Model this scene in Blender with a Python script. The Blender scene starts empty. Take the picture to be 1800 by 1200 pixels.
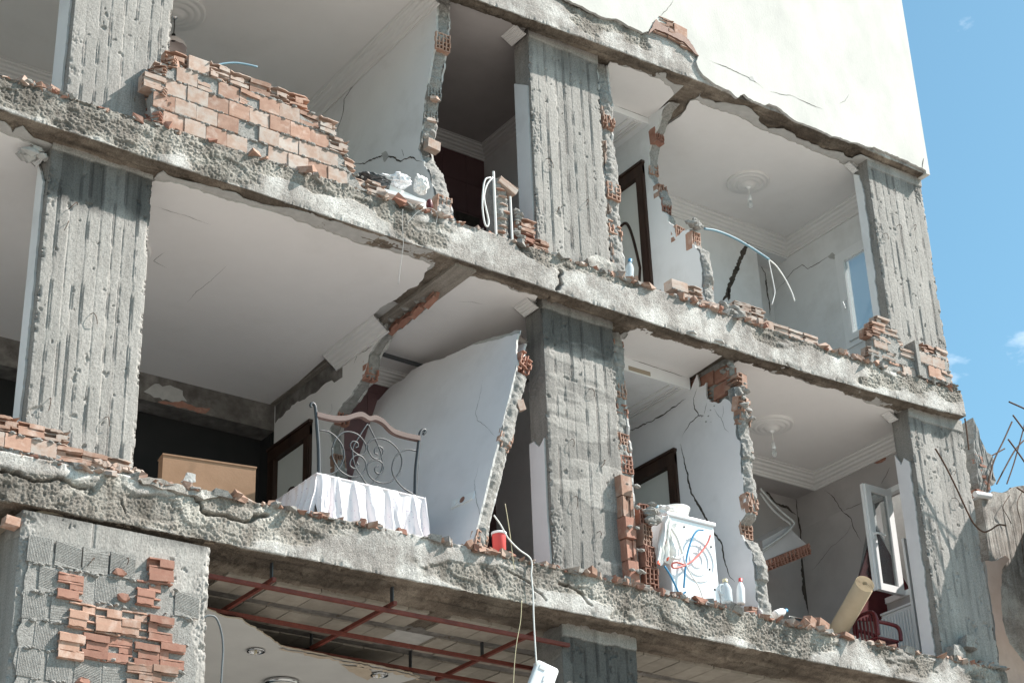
import bpy, bmesh, math, random
import numpy as np
from mathutils import Vector, Matrix, geometry

# ------------------------------------------------------------------ camera, sky, sun, exposure
scene = bpy.context.scene
C = scene.collection
cam_d = bpy.data.cameras.new('camera')
cam = bpy.data.objects.new('camera', cam_d)
C.objects.link(cam)
cam_d.sensor_width = 36.0
cam_d.lens = 64.7679
cam_d.clip_start = 0.1
cam_d.clip_end = 3000.0
cam.matrix_world = Matrix(((0.814903, -0.240691, -0.527258, -9.459048), (-0.578606, -0.391013, -0.715768, -11.307546), (-0.033885, 0.888356, -0.457903, -5.232501), (0.000000, 0.000000, 0.000000, 1.000000)))
scene.camera = cam

SUN_TO = Vector((1.9, -1.0, 2.3)).normalized()
world = bpy.data.worlds.new('World')
scene.world = world
world.use_nodes = True
wn, wl = world.node_tree.nodes, world.node_tree.links
wn.clear()
w_out = wn.new('ShaderNodeOutputWorld')
w_bg = wn.new('ShaderNodeBackground')
w_sky = wn.new('ShaderNodeTexSky')
w_sky.sky_type = 'NISHITA'
w_sky.sun_disc = False
w_sky.sun_elevation = math.asin(SUN_TO.z)
w_sky.sun_rotation = math.atan2(SUN_TO.x, SUN_TO.y)
w_sky.altitude = 100
w_sky.air_density = 1.0
w_sky.dust_density = 1.5
w_sky.ozone_density = 1.5
w_bg.inputs['Strength'].default_value = 0.086
# fair-weather clouds: sparse ragged puffs spread over the whole sky
w_tc = wn.new('ShaderNodeTexCoord')
w_map = wn.new('ShaderNodeMapping')
w_map.inputs['Location'].default_value = (0.0, 0.0, 0.0)
w_map.inputs['Scale'].default_value = (1.0, 1.0, 2.2)
w_n1 = wn.new('ShaderNodeTexNoise')
w_n1.inputs['Scale'].default_value = 6.0
w_n1.inputs['Detail'].default_value = 9.0
w_n1.inputs['Roughness'].default_value = 0.58
w_r1 = wn.new('ShaderNodeValToRGB')
w_r1.color_ramp.elements[0].position = 0.585
w_r1.color_ramp.elements[1].position = 0.74
w_mix = wn.new('ShaderNodeMix')
w_mix.data_type = 'RGBA'
w_mix.inputs[7].default_value = (9.5, 9.9, 10.6, 1)
wl.new(w_tc.outputs['Generated'], w_map.inputs['Vector'])
wl.new(w_map.outputs['Vector'], w_n1.inputs['Vector'])
wl.new(w_n1.outputs['Fac'], w_r1.inputs['Fac'])
wl.new(w_r1.outputs['Color'], w_mix.inputs[0])
w_tint = wn.new('ShaderNodeMix'); w_tint.data_type = 'RGBA'; w_tint.blend_type = 'MULTIPLY'; w_tint.inputs[0].default_value = 1.0
w_tint.inputs[7].default_value = (.84, 1.22, 1.14, 1)
wl.new(w_sky.outputs['Color'], w_tint.inputs[6])
wl.new(w_tint.outputs[2], w_mix.inputs[6])
wl.new(w_mix.outputs[2], w_bg.inputs['Color'])
wl.new(w_bg.outputs['Background'], w_out.inputs['Surface'])

sun_d = bpy.data.lights.new('sun', 'SUN')
sun_d.energy = 5.0
sun_d.angle = math.radians(0.53)
sun_d.color = (1.0, 0.945, 0.89)
sun = bpy.data.objects.new('sun', sun_d)
sun.rotation_euler = SUN_TO.to_track_quat('Z', 'Y').to_euler()
sun.location = (10, -10, 20)
C.objects.link(sun)

vs = scene.view_settings
vs.view_transform = 'Standard'
vs.look = 'None'
vs.exposure = 0.98
vs.gamma = 1.0
vs.use_curve_mapping = False

# ------------------------------------------------------------------ noise (numpy)
RNG = random.Random(7)

def _h(ix, iy, iz, s):
    h = (ix.astype(np.int64) * 374761393 + iy.astype(np.int64) * 668265263 + iz.astype(np.int64) * 1440662683 + s * 974634777) & 0xFFFFFFFF
    h = ((h ^ (h >> 13)) * 1274126177) & 0xFFFFFFFF
    h = ((h ^ (h >> 15)) * 2246822519) & 0xFFFFFFFF
    return ((h ^ (h >> 16)) & 0xFFFFFF) / float(0x1000000)

def vnoise(p, s=0):
    i = np.floor(p).astype(np.int64)
    f = p - i
    f = f * f * (3 - 2 * f)
    r = 0
    for dx in (0, 1):
        for dy in (0, 1):
            for dz in (0, 1):
                w = (f[..., 0] if dx else 1 - f[..., 0]) * (f[..., 1] if dy else 1 - f[..., 1]) * (f[..., 2] if dz else 1 - f[..., 2])
                r = r + w * _h(i[..., 0] + dx, i[..., 1] + dy, i[..., 2] + dz, s)
    return r * 2 - 1

def fbm(p, scale=1.0, octv=4, s=0, gain=0.5):
    p = np.asarray(p, float) * scale
    a, r = 1.0, 0
    for k in range(octv):
        r = r + a * vnoise(p + 17.3 * k, s + k)
        p = p * 2.03
        a *= gain
    return r

def worley(p, cell, s=0):
    q = np.asarray(p, float) / cell
    i = np.floor(q).astype(np.int64)
    best = np.full(q.shape[:-1], 9.0)
    for dx in (-1, 0, 1):
        for dy in (-1, 0, 1):
            for dz in (-1, 0, 1):
                a, b, c = i[..., 0] + dx, i[..., 1] + dy, i[..., 2] + dz
                d = (a + _h(a, b, c, s) - q[..., 0]) ** 2 + (b + _h(a, b, c, s + 1) - q[..., 1]) ** 2 + (c + _h(a, b, c, s + 2) - q[..., 2]) ** 2
                best = np.minimum(best, d)
    return np.sqrt(best)

def sstep(a, b, x):
    t = np.clip((x - a) / (b - a), 0, 1)
    return t * t * (3 - 2 * t)

def polydist(px, pz, poly):
    d = np.full(px.shape, 9.0)
    for (x0, z0), (x1, z1) in zip(poly[:-1], poly[1:]):
        vx, vz = x1 - x0, z1 - z0
        t = np.clip(((px - x0) * vx + (pz - z0) * vz) / (vx * vx + vz * vz + 1e-9), 0, 1)
        d = np.minimum(d, np.hypot(px - x0 - t * vx, pz - z0 - t * vz))
    return d

# ------------------------------------------------------------------ materials
MATS = {}

def pmat(name, c1, c2, scale=6.0, rough=0.85, bump=0.0, bscale=60.0, detail=6.0, stain_shade=None, sscale=1.2, spos=(0.5, 0.7),
         tone=False, rnd=0.0, metal=0.0, bkind='noise', stretch=(1, 1, 1), spec=0.3, bdist=0.01, speck=0.0, speck_scale=110.0):
    m = bpy.data.materials.new(name)
    m.use_nodes = True
    n, l = m.node_tree.nodes, m.node_tree.links
    b = n['Principled BSDF']
    b.inputs['Roughness'].default_value = rough
    b.inputs['Metallic'].default_value = metal
    b.inputs['Specular IOR Level'].default_value = spec
    tc = n.new('ShaderNodeTexCoord')
    oi = n.new('ShaderNodeObjectInfo')
    ad = n.new('ShaderNodeVectorMath'); ad.operation = 'MULTIPLY_ADD'
    cmb = n.new('ShaderNodeCombineXYZ')
    l.new(oi.outputs['Random'], cmb.inputs[0]); l.new(oi.outputs['Random'], cmb.inputs[1]); l.new(oi.outputs['Random'], cmb.inputs[2])
    ad.inputs[1].default_value = (13.7, 7.9, 23.1)
    l.new(cmb.outputs[0], ad.inputs[0]); l.new(tc.outputs['Object'], ad.inputs[2])
    mp = n.new('ShaderNodeMapping'); mp.inputs['Scale'].default_value = stretch
    l.new(ad.outputs[0], mp.inputs['Vector'])
    vec = mp.outputs['Vector']
    t1 = n.new('ShaderNodeTexNoise'); t1.inputs['Scale'].default_value = scale; t1.inputs['Detail'].default_value = detail
    t1.inputs['Roughness'].default_value = 0.62
    l.new(vec, t1.inputs['Vector'])
    rmp = n.new('ShaderNodeValToRGB')
    rmp.color_ramp.elements[0].position = 0.3; rmp.color_ramp.elements[1].position = 0.7
    rmp.color_ramp.elements[0].color = (*c1, 1); rmp.color_ramp.elements[1].color = (*c2, 1)
    l.new(t1.outputs['Fac'], rmp.inputs['Fac'])
    col = rmp.outputs['Color']
    if stain_shade:
        t2 = n.new('ShaderNodeTexNoise'); t2.inputs['Scale'].default_value = sscale; t2.inputs['Detail'].default_value = 7
        t2.inputs['Roughness'].default_value = 0.65
        l.new(vec, t2.inputs['Vector'])
        r2 = n.new('ShaderNodeValToRGB'); r2.color_ramp.elements[0].position = spos[0]; r2.color_ramp.elements[1].position = spos[1]
        l.new(t2.outputs['Fac'], r2.inputs['Fac'])
        mx = n.new('ShaderNodeMix'); mx.data_type = 'RGBA'
        l.new(r2.outputs['Color'], mx.inputs[0]); l.new(col, mx.inputs[6]); mx.inputs[7].default_value = (*stain_shade, 1)
        col = mx.outputs[2]
    if speck:
        t4 = n.new('ShaderNodeTexNoise'); t4.inputs['Scale'].default_value = speck_scale; t4.inputs['Detail'].default_value = 4; t4.inputs['Roughness'].default_value = .75
        l.new(tc.outputs['Object'], t4.inputs['Vector'])
        r4 = n.new('ShaderNodeValToRGB'); r4.color_ramp.elements[0].position = .36; r4.color_ramp.elements[1].position = .56
        lo = 1 - speck
        r4.color_ramp.elements[0].color = (lo, lo, lo, 1); r4.color_ramp.elements[1].color = (1.06, 1.06, 1.06, 1)
        l.new(t4.outputs['Fac'], r4.inputs['Fac'])
        m4 = n.new('ShaderNodeMix'); m4.data_type = 'RGBA'; m4.blend_type = 'MULTIPLY'; m4.inputs[0].default_value = 1.0
        l.new(col, m4.inputs[6]); l.new(r4.outputs['Color'], m4.inputs[7]); col = m4.outputs[2]
    if tone:
        at = n.new('ShaderNodeAttribute'); at.attribute_name = 'tone'
        mu = n.new('ShaderNodeMix'); mu.data_type = 'RGBA'; mu.blend_type = 'MULTIPLY'; mu.inputs[0].default_value = 1.0
        l.new(col, mu.inputs[6]); l.new(at.outputs['Color'], mu.inputs[7]); col = mu.outputs[2]
    if rnd:
        hs = n.new('ShaderNodeHueSaturation')
        mr = n.new('ShaderNodeMapRange'); mr.inputs['To Min'].default_value = 1 - rnd; mr.inputs['To Max'].default_value = 1 + rnd
        l.new(oi.outputs['Random'], mr.inputs['Value']); l.new(mr.outputs[0], hs.inputs['Value'])
        l.new(col, hs.inputs['Color']); col = hs.outputs['Color']
    l.new(col, b.inputs['Base Color'])
    if bump:
        if bkind == 'voronoi':
            t3 = n.new('ShaderNodeTexVoronoi'); t3.inputs['Scale'].default_value = bscale
            l.new(vec, t3.inputs['Vector']); hout = t3.outputs['Distance']
        elif bkind == 'wave':
            t3 = n.new('ShaderNodeTexWave'); t3.inputs['Scale'].default_value = bscale; t3.inputs['Distortion'].default_value = 0.6
            t3.bands_direction = 'Z'
            l.new(vec, t3.inputs['Vector']); hout = t3.outputs['Fac']
        else:
            t3 = n.new('ShaderNodeTexNoise'); t3.inputs['Scale'].default_value = bscale; t3.inputs['Detail'].default_value = 8
            t3.inputs['Roughness'].default_value = 0.7
            l.new(vec, t3.inputs['Vector']); hout = t3.outputs['Fac']
        bp = n.new('ShaderNodeBump'); bp.inputs['Strength'].default_value = bump; bp.inputs['Distance'].default_value = bdist
        if bkind == 'voronoi': bp.invert = True
        l.new(hout, bp.inputs['Height']); l.new(bp.outputs['Normal'], b.inputs['Normal'])
    MATS[name] = m
    return m

pmat('beam_concrete', (.235, .211, .192), (.395, .364, .334), 9, .92, .7, 85, stain_shade=(.58, .56, .525), sscale=3.0, spos=(.45, .66), tone=True, bdist=.018, speck=.42, speck_scale=95)
pmat('column_concrete', (.30, .279, .26), (.39, .366, .344), 7, .9, .5, 90, stain_shade=(.29, .279, .262), sscale=4.0, spos=(.52, .75), tone=True, stretch=(1.6, 1.6, .45), bdist=.012, speck=.32, speck_scale=80)
pmat('mortar', (.28, .266, .247), (.41, .393, .368), 30, .95, .9, 110, bdist=.016, speck=.4, speck_scale=90)
pmat('mortar_dark', (.22, .215, .20), (.36, .35, .33), 25, .95, .9, 100, bdist=.012)
pmat('clay', (.30, .17, .122), (.395, .25, .187), 14, .88, .5, 120, stain_shade=(.50, .39, .33), sscale=9, spos=(.5, .72), rnd=.22, bdist=.004)
pmat('clay_pale', (.35, .238, .185), (.45, .33, .268), 16, .9, .5, 120, stain_shade=(.42, .37, .33), sscale=8, spos=(.42, .64), rnd=.12, bdist=.004)
pmat('clay_red', (.28, .132, .095), (.37, .20, .148), 14, .88, .5, 120, stain_shade=(.45, .32, .26), sscale=9, spos=(.55, .8), rnd=.2, bdist=.004)
pmat('ceiling_paint', (.77, .745, .73), (.81, .785, .77), 2.0, .9, .05, 40, stain_shade=(.66, .635, .615), sscale=1.0, spos=(.5, .85))
pmat('wall_white', (.74, .74, .74), (.79, .79, .79), 2.0, .88, .08, 60, stain_shade=(.60, .59, .575), sscale=1.8, spos=(.5, .85))
pmat('wall_lilac', (.735, .71, .72), (.79, .765, .775), 2.0, .88, .08, 60, stain_shade=(.64, .615, .62), sscale=1.8, spos=(.5, .85))
pmat('wall_taupe', (.40, .37, .36), (.46, .43, .42), 2.0, .9, .08, 60, stain_shade=(.33, .305, .295), sscale=1.6, spos=(.5, .85))
pmat('undercoat', (.40, .39, .375), (.50, .49, .47), 12, .93, .4, 80)
pmat('facade_plaster', (.545, .53, .49), (.60, .585, .545), 3.0, .92, .4, 45, stain_shade=(.44, .43, .405), sscale=1.9, spos=(.46, .80), stretch=(1, 1, .55), bdist=.006)
pmat('cornice_white', (.70, .685, .67), (.75, .735, .72), 3, .8, .05, 40)
pmat('dark_beam', (.10, .09, .08), (.20, .185, .17), 8, .95, .8, 60, stain_shade=(.30, .28, .26), sscale=3)
pmat('rib_concrete', (.22, .195, .165), (.34, .305, .265), 9, .95, .6, 60, stain_shade=(.16, .14, .12), sscale=5, spos=(.5, .75), stretch=(3, .4, 1), speck=.3)
pmat('dark_room', (.018, .018, .018), (.027, .026, .026), 3, .9)  # near-black, so the darkness of deep rooms sits in the colour
pmat('tile_maroon', (.115, .06, .062), (.14, .075, .078), 3, .35, .02, 20, spec=.5)
pmat('tile_white', (.68, .66, .68), (.72, .70, .72), 3, .3, .02, 20, spec=.5)
pmat('grout', (.55, .52, .52), (.62, .6, .6), 10, .9)
pmat('wood_dark', (.028, .015, .011), (.06, .032, .022), 10, .45, .2, 40, stretch=(1, 1, .15))
pmat('door_white', (.66, .645, .60), (.70, .69, .65), 3, .5, .03, 30)
pmat('pvc_white', (.78, .78, .78), (.83, .83, .83), 4, .35, spec=.5)
pmat('gap_shade', (.03, .026, .022), (.115, .095, .08), 12, .95)  # shaded depth of cracks and holes as a flat dark colour
pmat('iron_paint', (.03, .033, .037), (.055, .06, .064), 14, .42, .15, 80, spec=.5)
pmat('headboard_wood', (.10, .062, .052), (.145, .095, .08), 9, .5, .1, 40, stretch=(.3, 1, 1))
pmat('cardboard', (.27, .16, .095), (.33, .20, .125), 5, .85, .15, 50)
pmat('enamel_white', (.82, .83, .85), (.86, .87, .88), 3, .28, spec=.5)
pmat('red_plastic', (.62, .055, .055), (.70, .085, .07), 4, .4, spec=.5)
pmat('maroon_plastic', (.085, .006, .009), (.12, .010, .013), 4, .4, spec=.5)
pmat('maroon_cloth', (.075, .012, .014), (.11, .018, .02), 9, .9, .3, 120)
pmat('lino', (.40, .315, .215), (.47, .375, .265), 7, .6, .12, 60)
pmat('lino_edge', (.36, .26, .16), (.46, .35, .22), 7, .8)
pmat('blue_hose', (.05, .23, .42), (.07, .28, .48), 5, .4)
pmat('red_hose', (.60, .13, .12), (.68, .2, .17), 5, .4)
pmat('white_cable', (.72, .71, .68), (.78, .77, .74), 5, .5)
pmat('blue_cable', (.14, .26, .33), (.20, .33, .40), 6, .5)
pmat('grey_cable', (.10, .11, .115), (.15, .16, .165), 6, .5)
pmat('yellow_wire', (.55, .48, .30), (.62, .55, .36), 6, .5)
pmat('thin_wire', (.35, .34, .32), (.45, .44, .42), 6, .5)
pmat('rebar', (.07, .042, .03), (.15, .085, .055), 40, .8, .6, 150, metal=.35)
pmat('rail_red', (.11, .028, .02), (.19, .05, .035), 18, .6, .3, 80)
pmat('gypsum', (.52, .51, .49), (.58, .57, .545), 3, .9)
pmat('gypsum_paper', (.46, .38, .29), (.56, .47, .37), 9, .95, .4, 60)
pmat('block_cream', (.26, .232, .195), (.35, .315, .268), 9, .95, .5, 70, rnd=.12, stain_shade=(.24, .215, .18), sscale=3, spos=(.55, .8))
pmat('plank', (.30, .24, .18), (.44, .37, .29), 8, .9, .4, 60, stretch=(.15, 1, 1))
pmat('chrome', (.55, .55, .56), (.65, .65, .66), 4, .22, metal=1.0)
pmat('black_rubber', (.02, .02, .02), (.035, .035, .035), 5, .6)
pmat('peach_plaster', (.50, .36, .29), (.58, .43, .36), 5, .92, .2, 50, stain_shade=(.42, .31, .26), sscale=2)
pmat('ground_dust', (.25, .228, .205), (.34, .312, .28), 1.5, .95, .3, 20, stain_shade=(.28, .24, .21), sscale=.6)
pmat('floor_light', (.60, .575, .55), (.68, .655, .63), 4, .5)
pmat('floor_mid', (.30, .27, .24), (.38, .35, .31), 4, .6)
pmat('floor_dark', (.14, .11, .10), (.20, .16, .14), 4, .8)
pmat('roof_tin', (.18, .10, .075), (.26, .15, .11), 9, .7, .3, 60)
pmat('shade_glass', (.74, .62, .60), (.82, .74, .72), 5, .35, spec=.5)

def glassy(name, tint, rough=.02, alpha=.25):
    m = bpy.data.materials.new(name); m.use_nodes = True
    n, l = m.node_tree.nodes, m.node_tree.links
    b = n['Principled BSDF']; out = n['Material Output']
    t1 = n.new('ShaderNodeTexNoise'); t1.inputs['Scale'].default_value = 3
    r = n.new('ShaderNodeMapRange'); r.inputs['To Min'].default_value = rough; r.inputs['To Max'].default_value = rough + .05
    l.new(t1.outputs['Fac'], r.inputs['Value']); l.new(r.outputs[0], b.inputs['Roughness'])
    b.inputs['Base Color'].default_value = (*tint, 1); b.inputs['Specular IOR Level'].default_value = .6
    tr = n.new('ShaderNodeBsdfTransparent'); tr.inputs['Color'].default_value = (.93, .95, .95, 1)
    mx = n.new('ShaderNodeMixShader'); mx.inputs[0].default_value = alpha
    l.new(tr.outputs[0], mx.inputs[1]); l.new(b.outputs[0], mx.inputs[2]); l.new(mx.outputs[0], out.inputs['Surface'])
    MATS[name] = m
glassy('window_glass', (.06, .075, .08))
glassy('window_glass_pale', (.42, .47, .5), alpha=.45)
glassy('bulb_glass', (.75, .75, .75), alpha=.3)
glassy('clear_plastic', (.75, .8, .83), alpha=.55)

def print_mat(name, base, dots, scale, thr):
    m = pmat(name, base, tuple(min(1, c * 1.06) for c in base), 3, .85)
    n, l = m.node_tree.nodes, m.node_tree.links
    b = n['Principled BSDF']
    src = b.inputs['Base Color'].links[0].from_socket
    tc = n.new('ShaderNodeTexCoord')
    for k, (dc, sc, th) in enumerate(dots):
        v = n.new('ShaderNodeTexVoronoi'); v.inputs['Scale'].default_value = sc; v.inputs['Randomness'].default_value = .8
        mp = n.new('ShaderNodeMapping'); mp.inputs['Location'].default_value = (k * 3.1, k * 1.7, 0)
        l.new(tc.outputs['Object'], mp.inputs[0]); l.new(mp.outputs[0], v.inputs['Vector'])
        nz = n.new('ShaderNodeTexNoise'); nz.inputs['Scale'].default_value = sc * 2.2
        l.new(mp.outputs[0], nz.inputs['Vector'])
        sm = n.new('ShaderNodeMath'); sm.operation = 'MULTIPLY_ADD'; sm.inputs[1].default_value = .35
        l.new(nz.outputs['Fac'], sm.inputs[0]); l.new(v.outputs['Distance'], sm.inputs[2])
        lt = n.new('ShaderNodeMath'); lt.operation = 'LESS_THAN'; lt.inputs[1].default_value = th
        l.new(sm.outputs[0], lt.inputs[0])
        mx = n.new('ShaderNodeMix'); mx.data_type = 'RGBA'
        l.new(lt.outputs[0], mx.inputs[0]); l.new(src, mx.inputs[6]); mx.inputs[7].default_value = (*dc, 1)
        src = mx.outputs[2]
    l.new(src, b.inputs['Base Color'])
print_mat('sprig_sheet', (.78, .735, .745), [((.55, .47, .57), 30, .31), ((.66, .52, .58), 34, .30)], 24, .3)
print_mat('floral_cloth', (.80, .79, .76), [((.70, .14, .09), 7, .36), ((.18, .30, .28), 9, .30)], 6, .3)

# ------------------------------------------------------------------ objects
def tag(o, label=None, cat=None, group=None, kind=None):
    if label: o['label'] = label
    if cat: o['category'] = cat
    if group: o['group'] = group
    if kind: o['kind'] = kind
    return o

def empty(name, loc, label, cat, group=None):
    o = bpy.data.objects.new(name, None)
    o.empty_display_size = .2
    o.location = loc
    C.objects.link(o)
    return tag(o, label, cat, group)

def adopt(o, parent):
    if parent is not None:
        o.parent = parent
        w = Matrix.Identity(4)
        p = parent
        chain = []
        while p is not None:
            chain.append(p); p = p.parent
        for p in reversed(chain):
            w = w @ p.matrix_parent_inverse @ Matrix.LocRotScale(p.location, p.rotation_euler, p.scale)
        o.matrix_parent_inverse = w.inverted()

def mk(name, verts, faces, mat, parent=None, smooth=False, tone=None, midx=None):
    me = bpy.data.meshes.new(name)
    if isinstance(faces, np.ndarray):
        v = np.asarray(verts, np.float32).reshape(-1, 3)
        k = faces.shape[1]
        me.vertices.add(len(v)); me.vertices.foreach_set('co', v.ravel())
        me.loops.add(faces.size); me.loops.foreach_set('vertex_index', faces.astype(np.int32).ravel())
        me.polygons.add(len(faces))
        me.polygons.foreach_set('loop_start', np.arange(0, faces.size, k, dtype=np.int32))
        me.update(calc_edges=True)
    else:
        me.from_pydata([tuple(map(float, p)) for p in verts], [], [tuple(map(int, f)) for f in faces])
    mats = mat if isinstance(mat, (list, tuple)) else [mat]
    for m in mats: me.materials.append(MATS[m])
    if midx is not None: me.polygons.foreach_set('material_index', np.asarray(midx, np.int32))
    if smooth: me.polygons.foreach_set('use_smooth', np.ones(len(me.polygons), bool))
    if tone is not None:
        a = me.color_attributes.new('tone', 'FLOAT_COLOR', 'POINT')
        t = np.ones((len(me.vertices), 4), np.float32); t[:, :3] = np.asarray(tone, np.float32).reshape(len(me.vertices), -1)
        a.data.foreach_set('color', t.ravel())
    me.validate()
    o = bpy.data.objects.new(name, me)
    C.objects.link(o)
    adopt(o, parent)
    return o

class MB:
    """collects simple solids into one mesh"""
    def __init__(s): s.v, s.f, s.m = [], [], []
    def add(s, verts, faces, m=0):
        b = len(s.v); s.v += [tuple(map(float, p)) for p in verts]
        s.f += [tuple(i + b for i in f) for f in faces]; s.m += [m] * len(faces)
        return s
    def box(s, a, b, M=None, m=0):
        x0, y0, z0 = a; x1, y1, z1 = b
        v = [Vector(p) for p in ((x0, y0, z0), (x1, y0, z0), (x1, y1, z0), (x0, y1, z0), (x0, y0, z1), (x1, y0, z1), (x1, y1, z1), (x0, y1, z1))]
        if M is not None: v = [M @ p for p in v]
        return s.add(v, [(0, 3, 2, 1), (4, 5, 6, 7), (0, 1, 5, 4), (1, 2, 6, 5), (2, 3, 7, 6), (3, 0, 4, 7)], m)
    def tube(s, pts, r, n=8, m=0, cap=True):
        pts = [Vector(p) for p in pts]
        rr = r if isinstance(r, (list, tuple)) else [r] * len(pts)
        rings = []
        up = None
        for i, p in enumerate(pts):
            t = (pts[min(i + 1, len(pts) - 1)] - pts[max(i - 1, 0)]).normalized()
            if up is None:
                up = t.orthogonal().normalized()
            up = (up - t * up.dot(t))
            up = up.normalized() if up.length > 1e-6 else t.orthogonal().normalized()
            w = t.cross(up)
            rings.append([p + (up * math.cos(2 * math.pi * k / n) + w * math.sin(2 * math.pi * k / n)) * rr[i] for k in range(n)])
        v = [q for ring in rings for q in ring]
        f = []
        for i in range(len(pts) - 1):
            for k in range(n):
                f.append((i * n + k, i * n + (k + 1) % n, (i + 1) * n + (k + 1) % n, (i + 1) * n + k))
        if cap:
            f.append(tuple(range(n - 1, -1, -1))); f.append(tuple((len(pts) - 1) * n + k for k in range(n)))
        return s.add(v, f, m)
    def lathe(s, prof, n=24, M=None, m=0):
        M = M or Matrix.Identity(4)
        v, f = [], []
        for (r, z) in prof:
            for k in range(n):
                a = 2 * math.pi * k / n
                v.append(M @ Vector((r * math.cos(a), r * math.sin(a), z)))
        for i in range(len(prof) - 1):
            for k in range(n):
                f.append((i * n + k, i * n + (k + 1) % n, (i + 1) * n + (k + 1) % n, (i + 1) * n + k))
        return s.add(v, f, m)
    def build(s, name, mat, parent=None, smooth=False):
        return mk(name, s.v, s.f, mat, parent, smooth, midx=s.m)

def spline(pts, n=8):
    """Catmull-Rom through points"""
    P = [Vector(p) for p in pts]
    P = [P[0] * 2 - P[1]] + P + [P[-1] * 2 - P[-2]]
    out = []
    for i in range(1, len(P) - 2):
        for k in range(n):
            t = k / n
            a, b, c, d = P[i - 1], P[i], P[i + 1], P[i + 2]
            out.append(.5 * ((2 * b) + (c - a) * t + (2 * a - 5 * b + 4 * c - d) * t * t + (3 * b - a - 3 * c + d) * t ** 3))
    out.append(P[-2])
    return out

def grid_faces(nu, nv, flip=False):
    a = np.arange(nu * nv).reshape(nu, nv)
    q = np.stack([a[:-1, :-1], a[1:, :-1], a[1:, 1:], a[:-1, 1:]], -1).reshape(-1, 4)
    return q[:, ::-1] if flip else q

def rough_line(pts, amp=.012, step=.03, seed=0, closed=False, keep=None):
    """subdivide a 2-D outline and make it ragged; keep = set of segment indices left straight"""
    r = random.Random(seed)
    out = []
    n = len(pts)
    last = n if closed else n - 1
    for i in range(last):
        a, b = pts[i], pts[(i + 1) % n]
        L = math.hypot(b[0] - a[0], b[1] - a[1])
        k = max(1, int(L / step))
        straight = keep is not None and i in keep
        out.append((a[0], a[1]))
        if straight: continue
        nx, ny = -(b[1] - a[1]) / (L + 1e-9), (b[0] - a[0]) / (L + 1e-9)
        w = 0
        for j in range(1, k):
            t = j / k
            w = .55 * w + r.uniform(-1, 1) * amp
            jt = t + r.uniform(-.3, .3) / k
            out.append((a[0] + (b[0] - a[0]) * jt + nx * w, a[1] + (b[1] - a[1]) * jt + ny * w))
    if not closed: out.append(tuple(pts[-1][:2]))
    return out

def plate(name, pts, org, u, v, nrm, thick, mat, parent=None, edge_mat=None, front=0.0):
    """solid sheet from a 2-D outline in the frame (org,u,v); outer face looks along nrm"""
    org, u, v, nrm = Vector(org), Vector(u), Vector(v), Vector(nrm)
    P = [org + u * a + v * b + nrm * front for a, b in pts]
    tri = geometry.tessellate_polygon([[Vector((a, b, 0)) for a, b in pts]])
    n = len(P)
    V = P + [p - nrm * thick for p in P]
    F, M = [], []
    for t in tri:
        a, b, c = (P[i] for i in t)
        if (b - a).cross(c - a).dot(nrm) < 0: t = (t[0], t[2], t[1])
        F.append(t); M.append(0)
        F.append((t[0] + n, t[2] + n, t[1] + n)); M.append(0)
    for i in range(n):
        j = (i + 1) % n
        F.append((i, j, j + n, i + n)); M.append(1 if edge_mat else 0)
    o = mk(name, V, F, [mat, edge_mat] if edge_mat else mat, parent, midx=M)
    return o

def fix_normals(o):
    bm = bmesh.new(); bm.from_mesh(o.data); bmesh.ops.recalc_face_normals(bm, faces=bm.faces); bm.to_mesh(o.data); bm.free()
    return o

def crack(name, pts, width, org, u, v, nrm, parent, seed=0, amp=.02, mat='gap_shade', proud=.0025):
    """jagged crack of varying width in a plastered face"""
    r = random.Random(seed)
    line = rough_line(pts, amp * .55, .022, seed)
    org, u, v, nrm = Vector(org), Vector(u), Vector(v), Vector(nrm)
    n = len(line)
    V, F = [], []
    ww = .8
    for i, (a, b) in enumerate(line):
        t = i / max(1, n - 1)
        a0, b0 = line[max(0, i - 1)]; a1, b1 = line[min(n - 1, i + 1)]
        L = math.hypot(a1 - a0, b1 - b0) + 1e-9
        nx, ny = -(b1 - b0) / L, (a1 - a0) / L
        ww = .6 * ww + .4 * (.25 + 1.1 * r.random())
        w = width * ww * min(1, 4 * t + .1, 4 * (1 - t) + .1) * .40
        for s_ in (1, -1):
            V.append(org + u * (a + nx * w * s_) + v * (b + ny * w * s_) + nrm * proud)
    for i in range(n - 1):
        F.append((2 * i, 2 * i + 1, 2 * i + 3, 2 * i + 2))
    return mk(name, V, F, mat, parent)

# ------------------------------------------------------------------ the ground
GZ = -6.85
g = mk('ground', [(-400, -400, GZ), (400, -400, GZ), (400, 400, GZ), (-400, 400, GZ)], [(0, 1, 2, 3)], 'ground_dust')
tag(g, 'pale dusty ground in front of the building', 'ground', kind='structure')

BLD = empty('apartment_building', (-0.3, 2.5, GZ),
            'earthquake-damaged apartment block with its street wall gone, bare concrete beams and open rooms', 'building')

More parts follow.
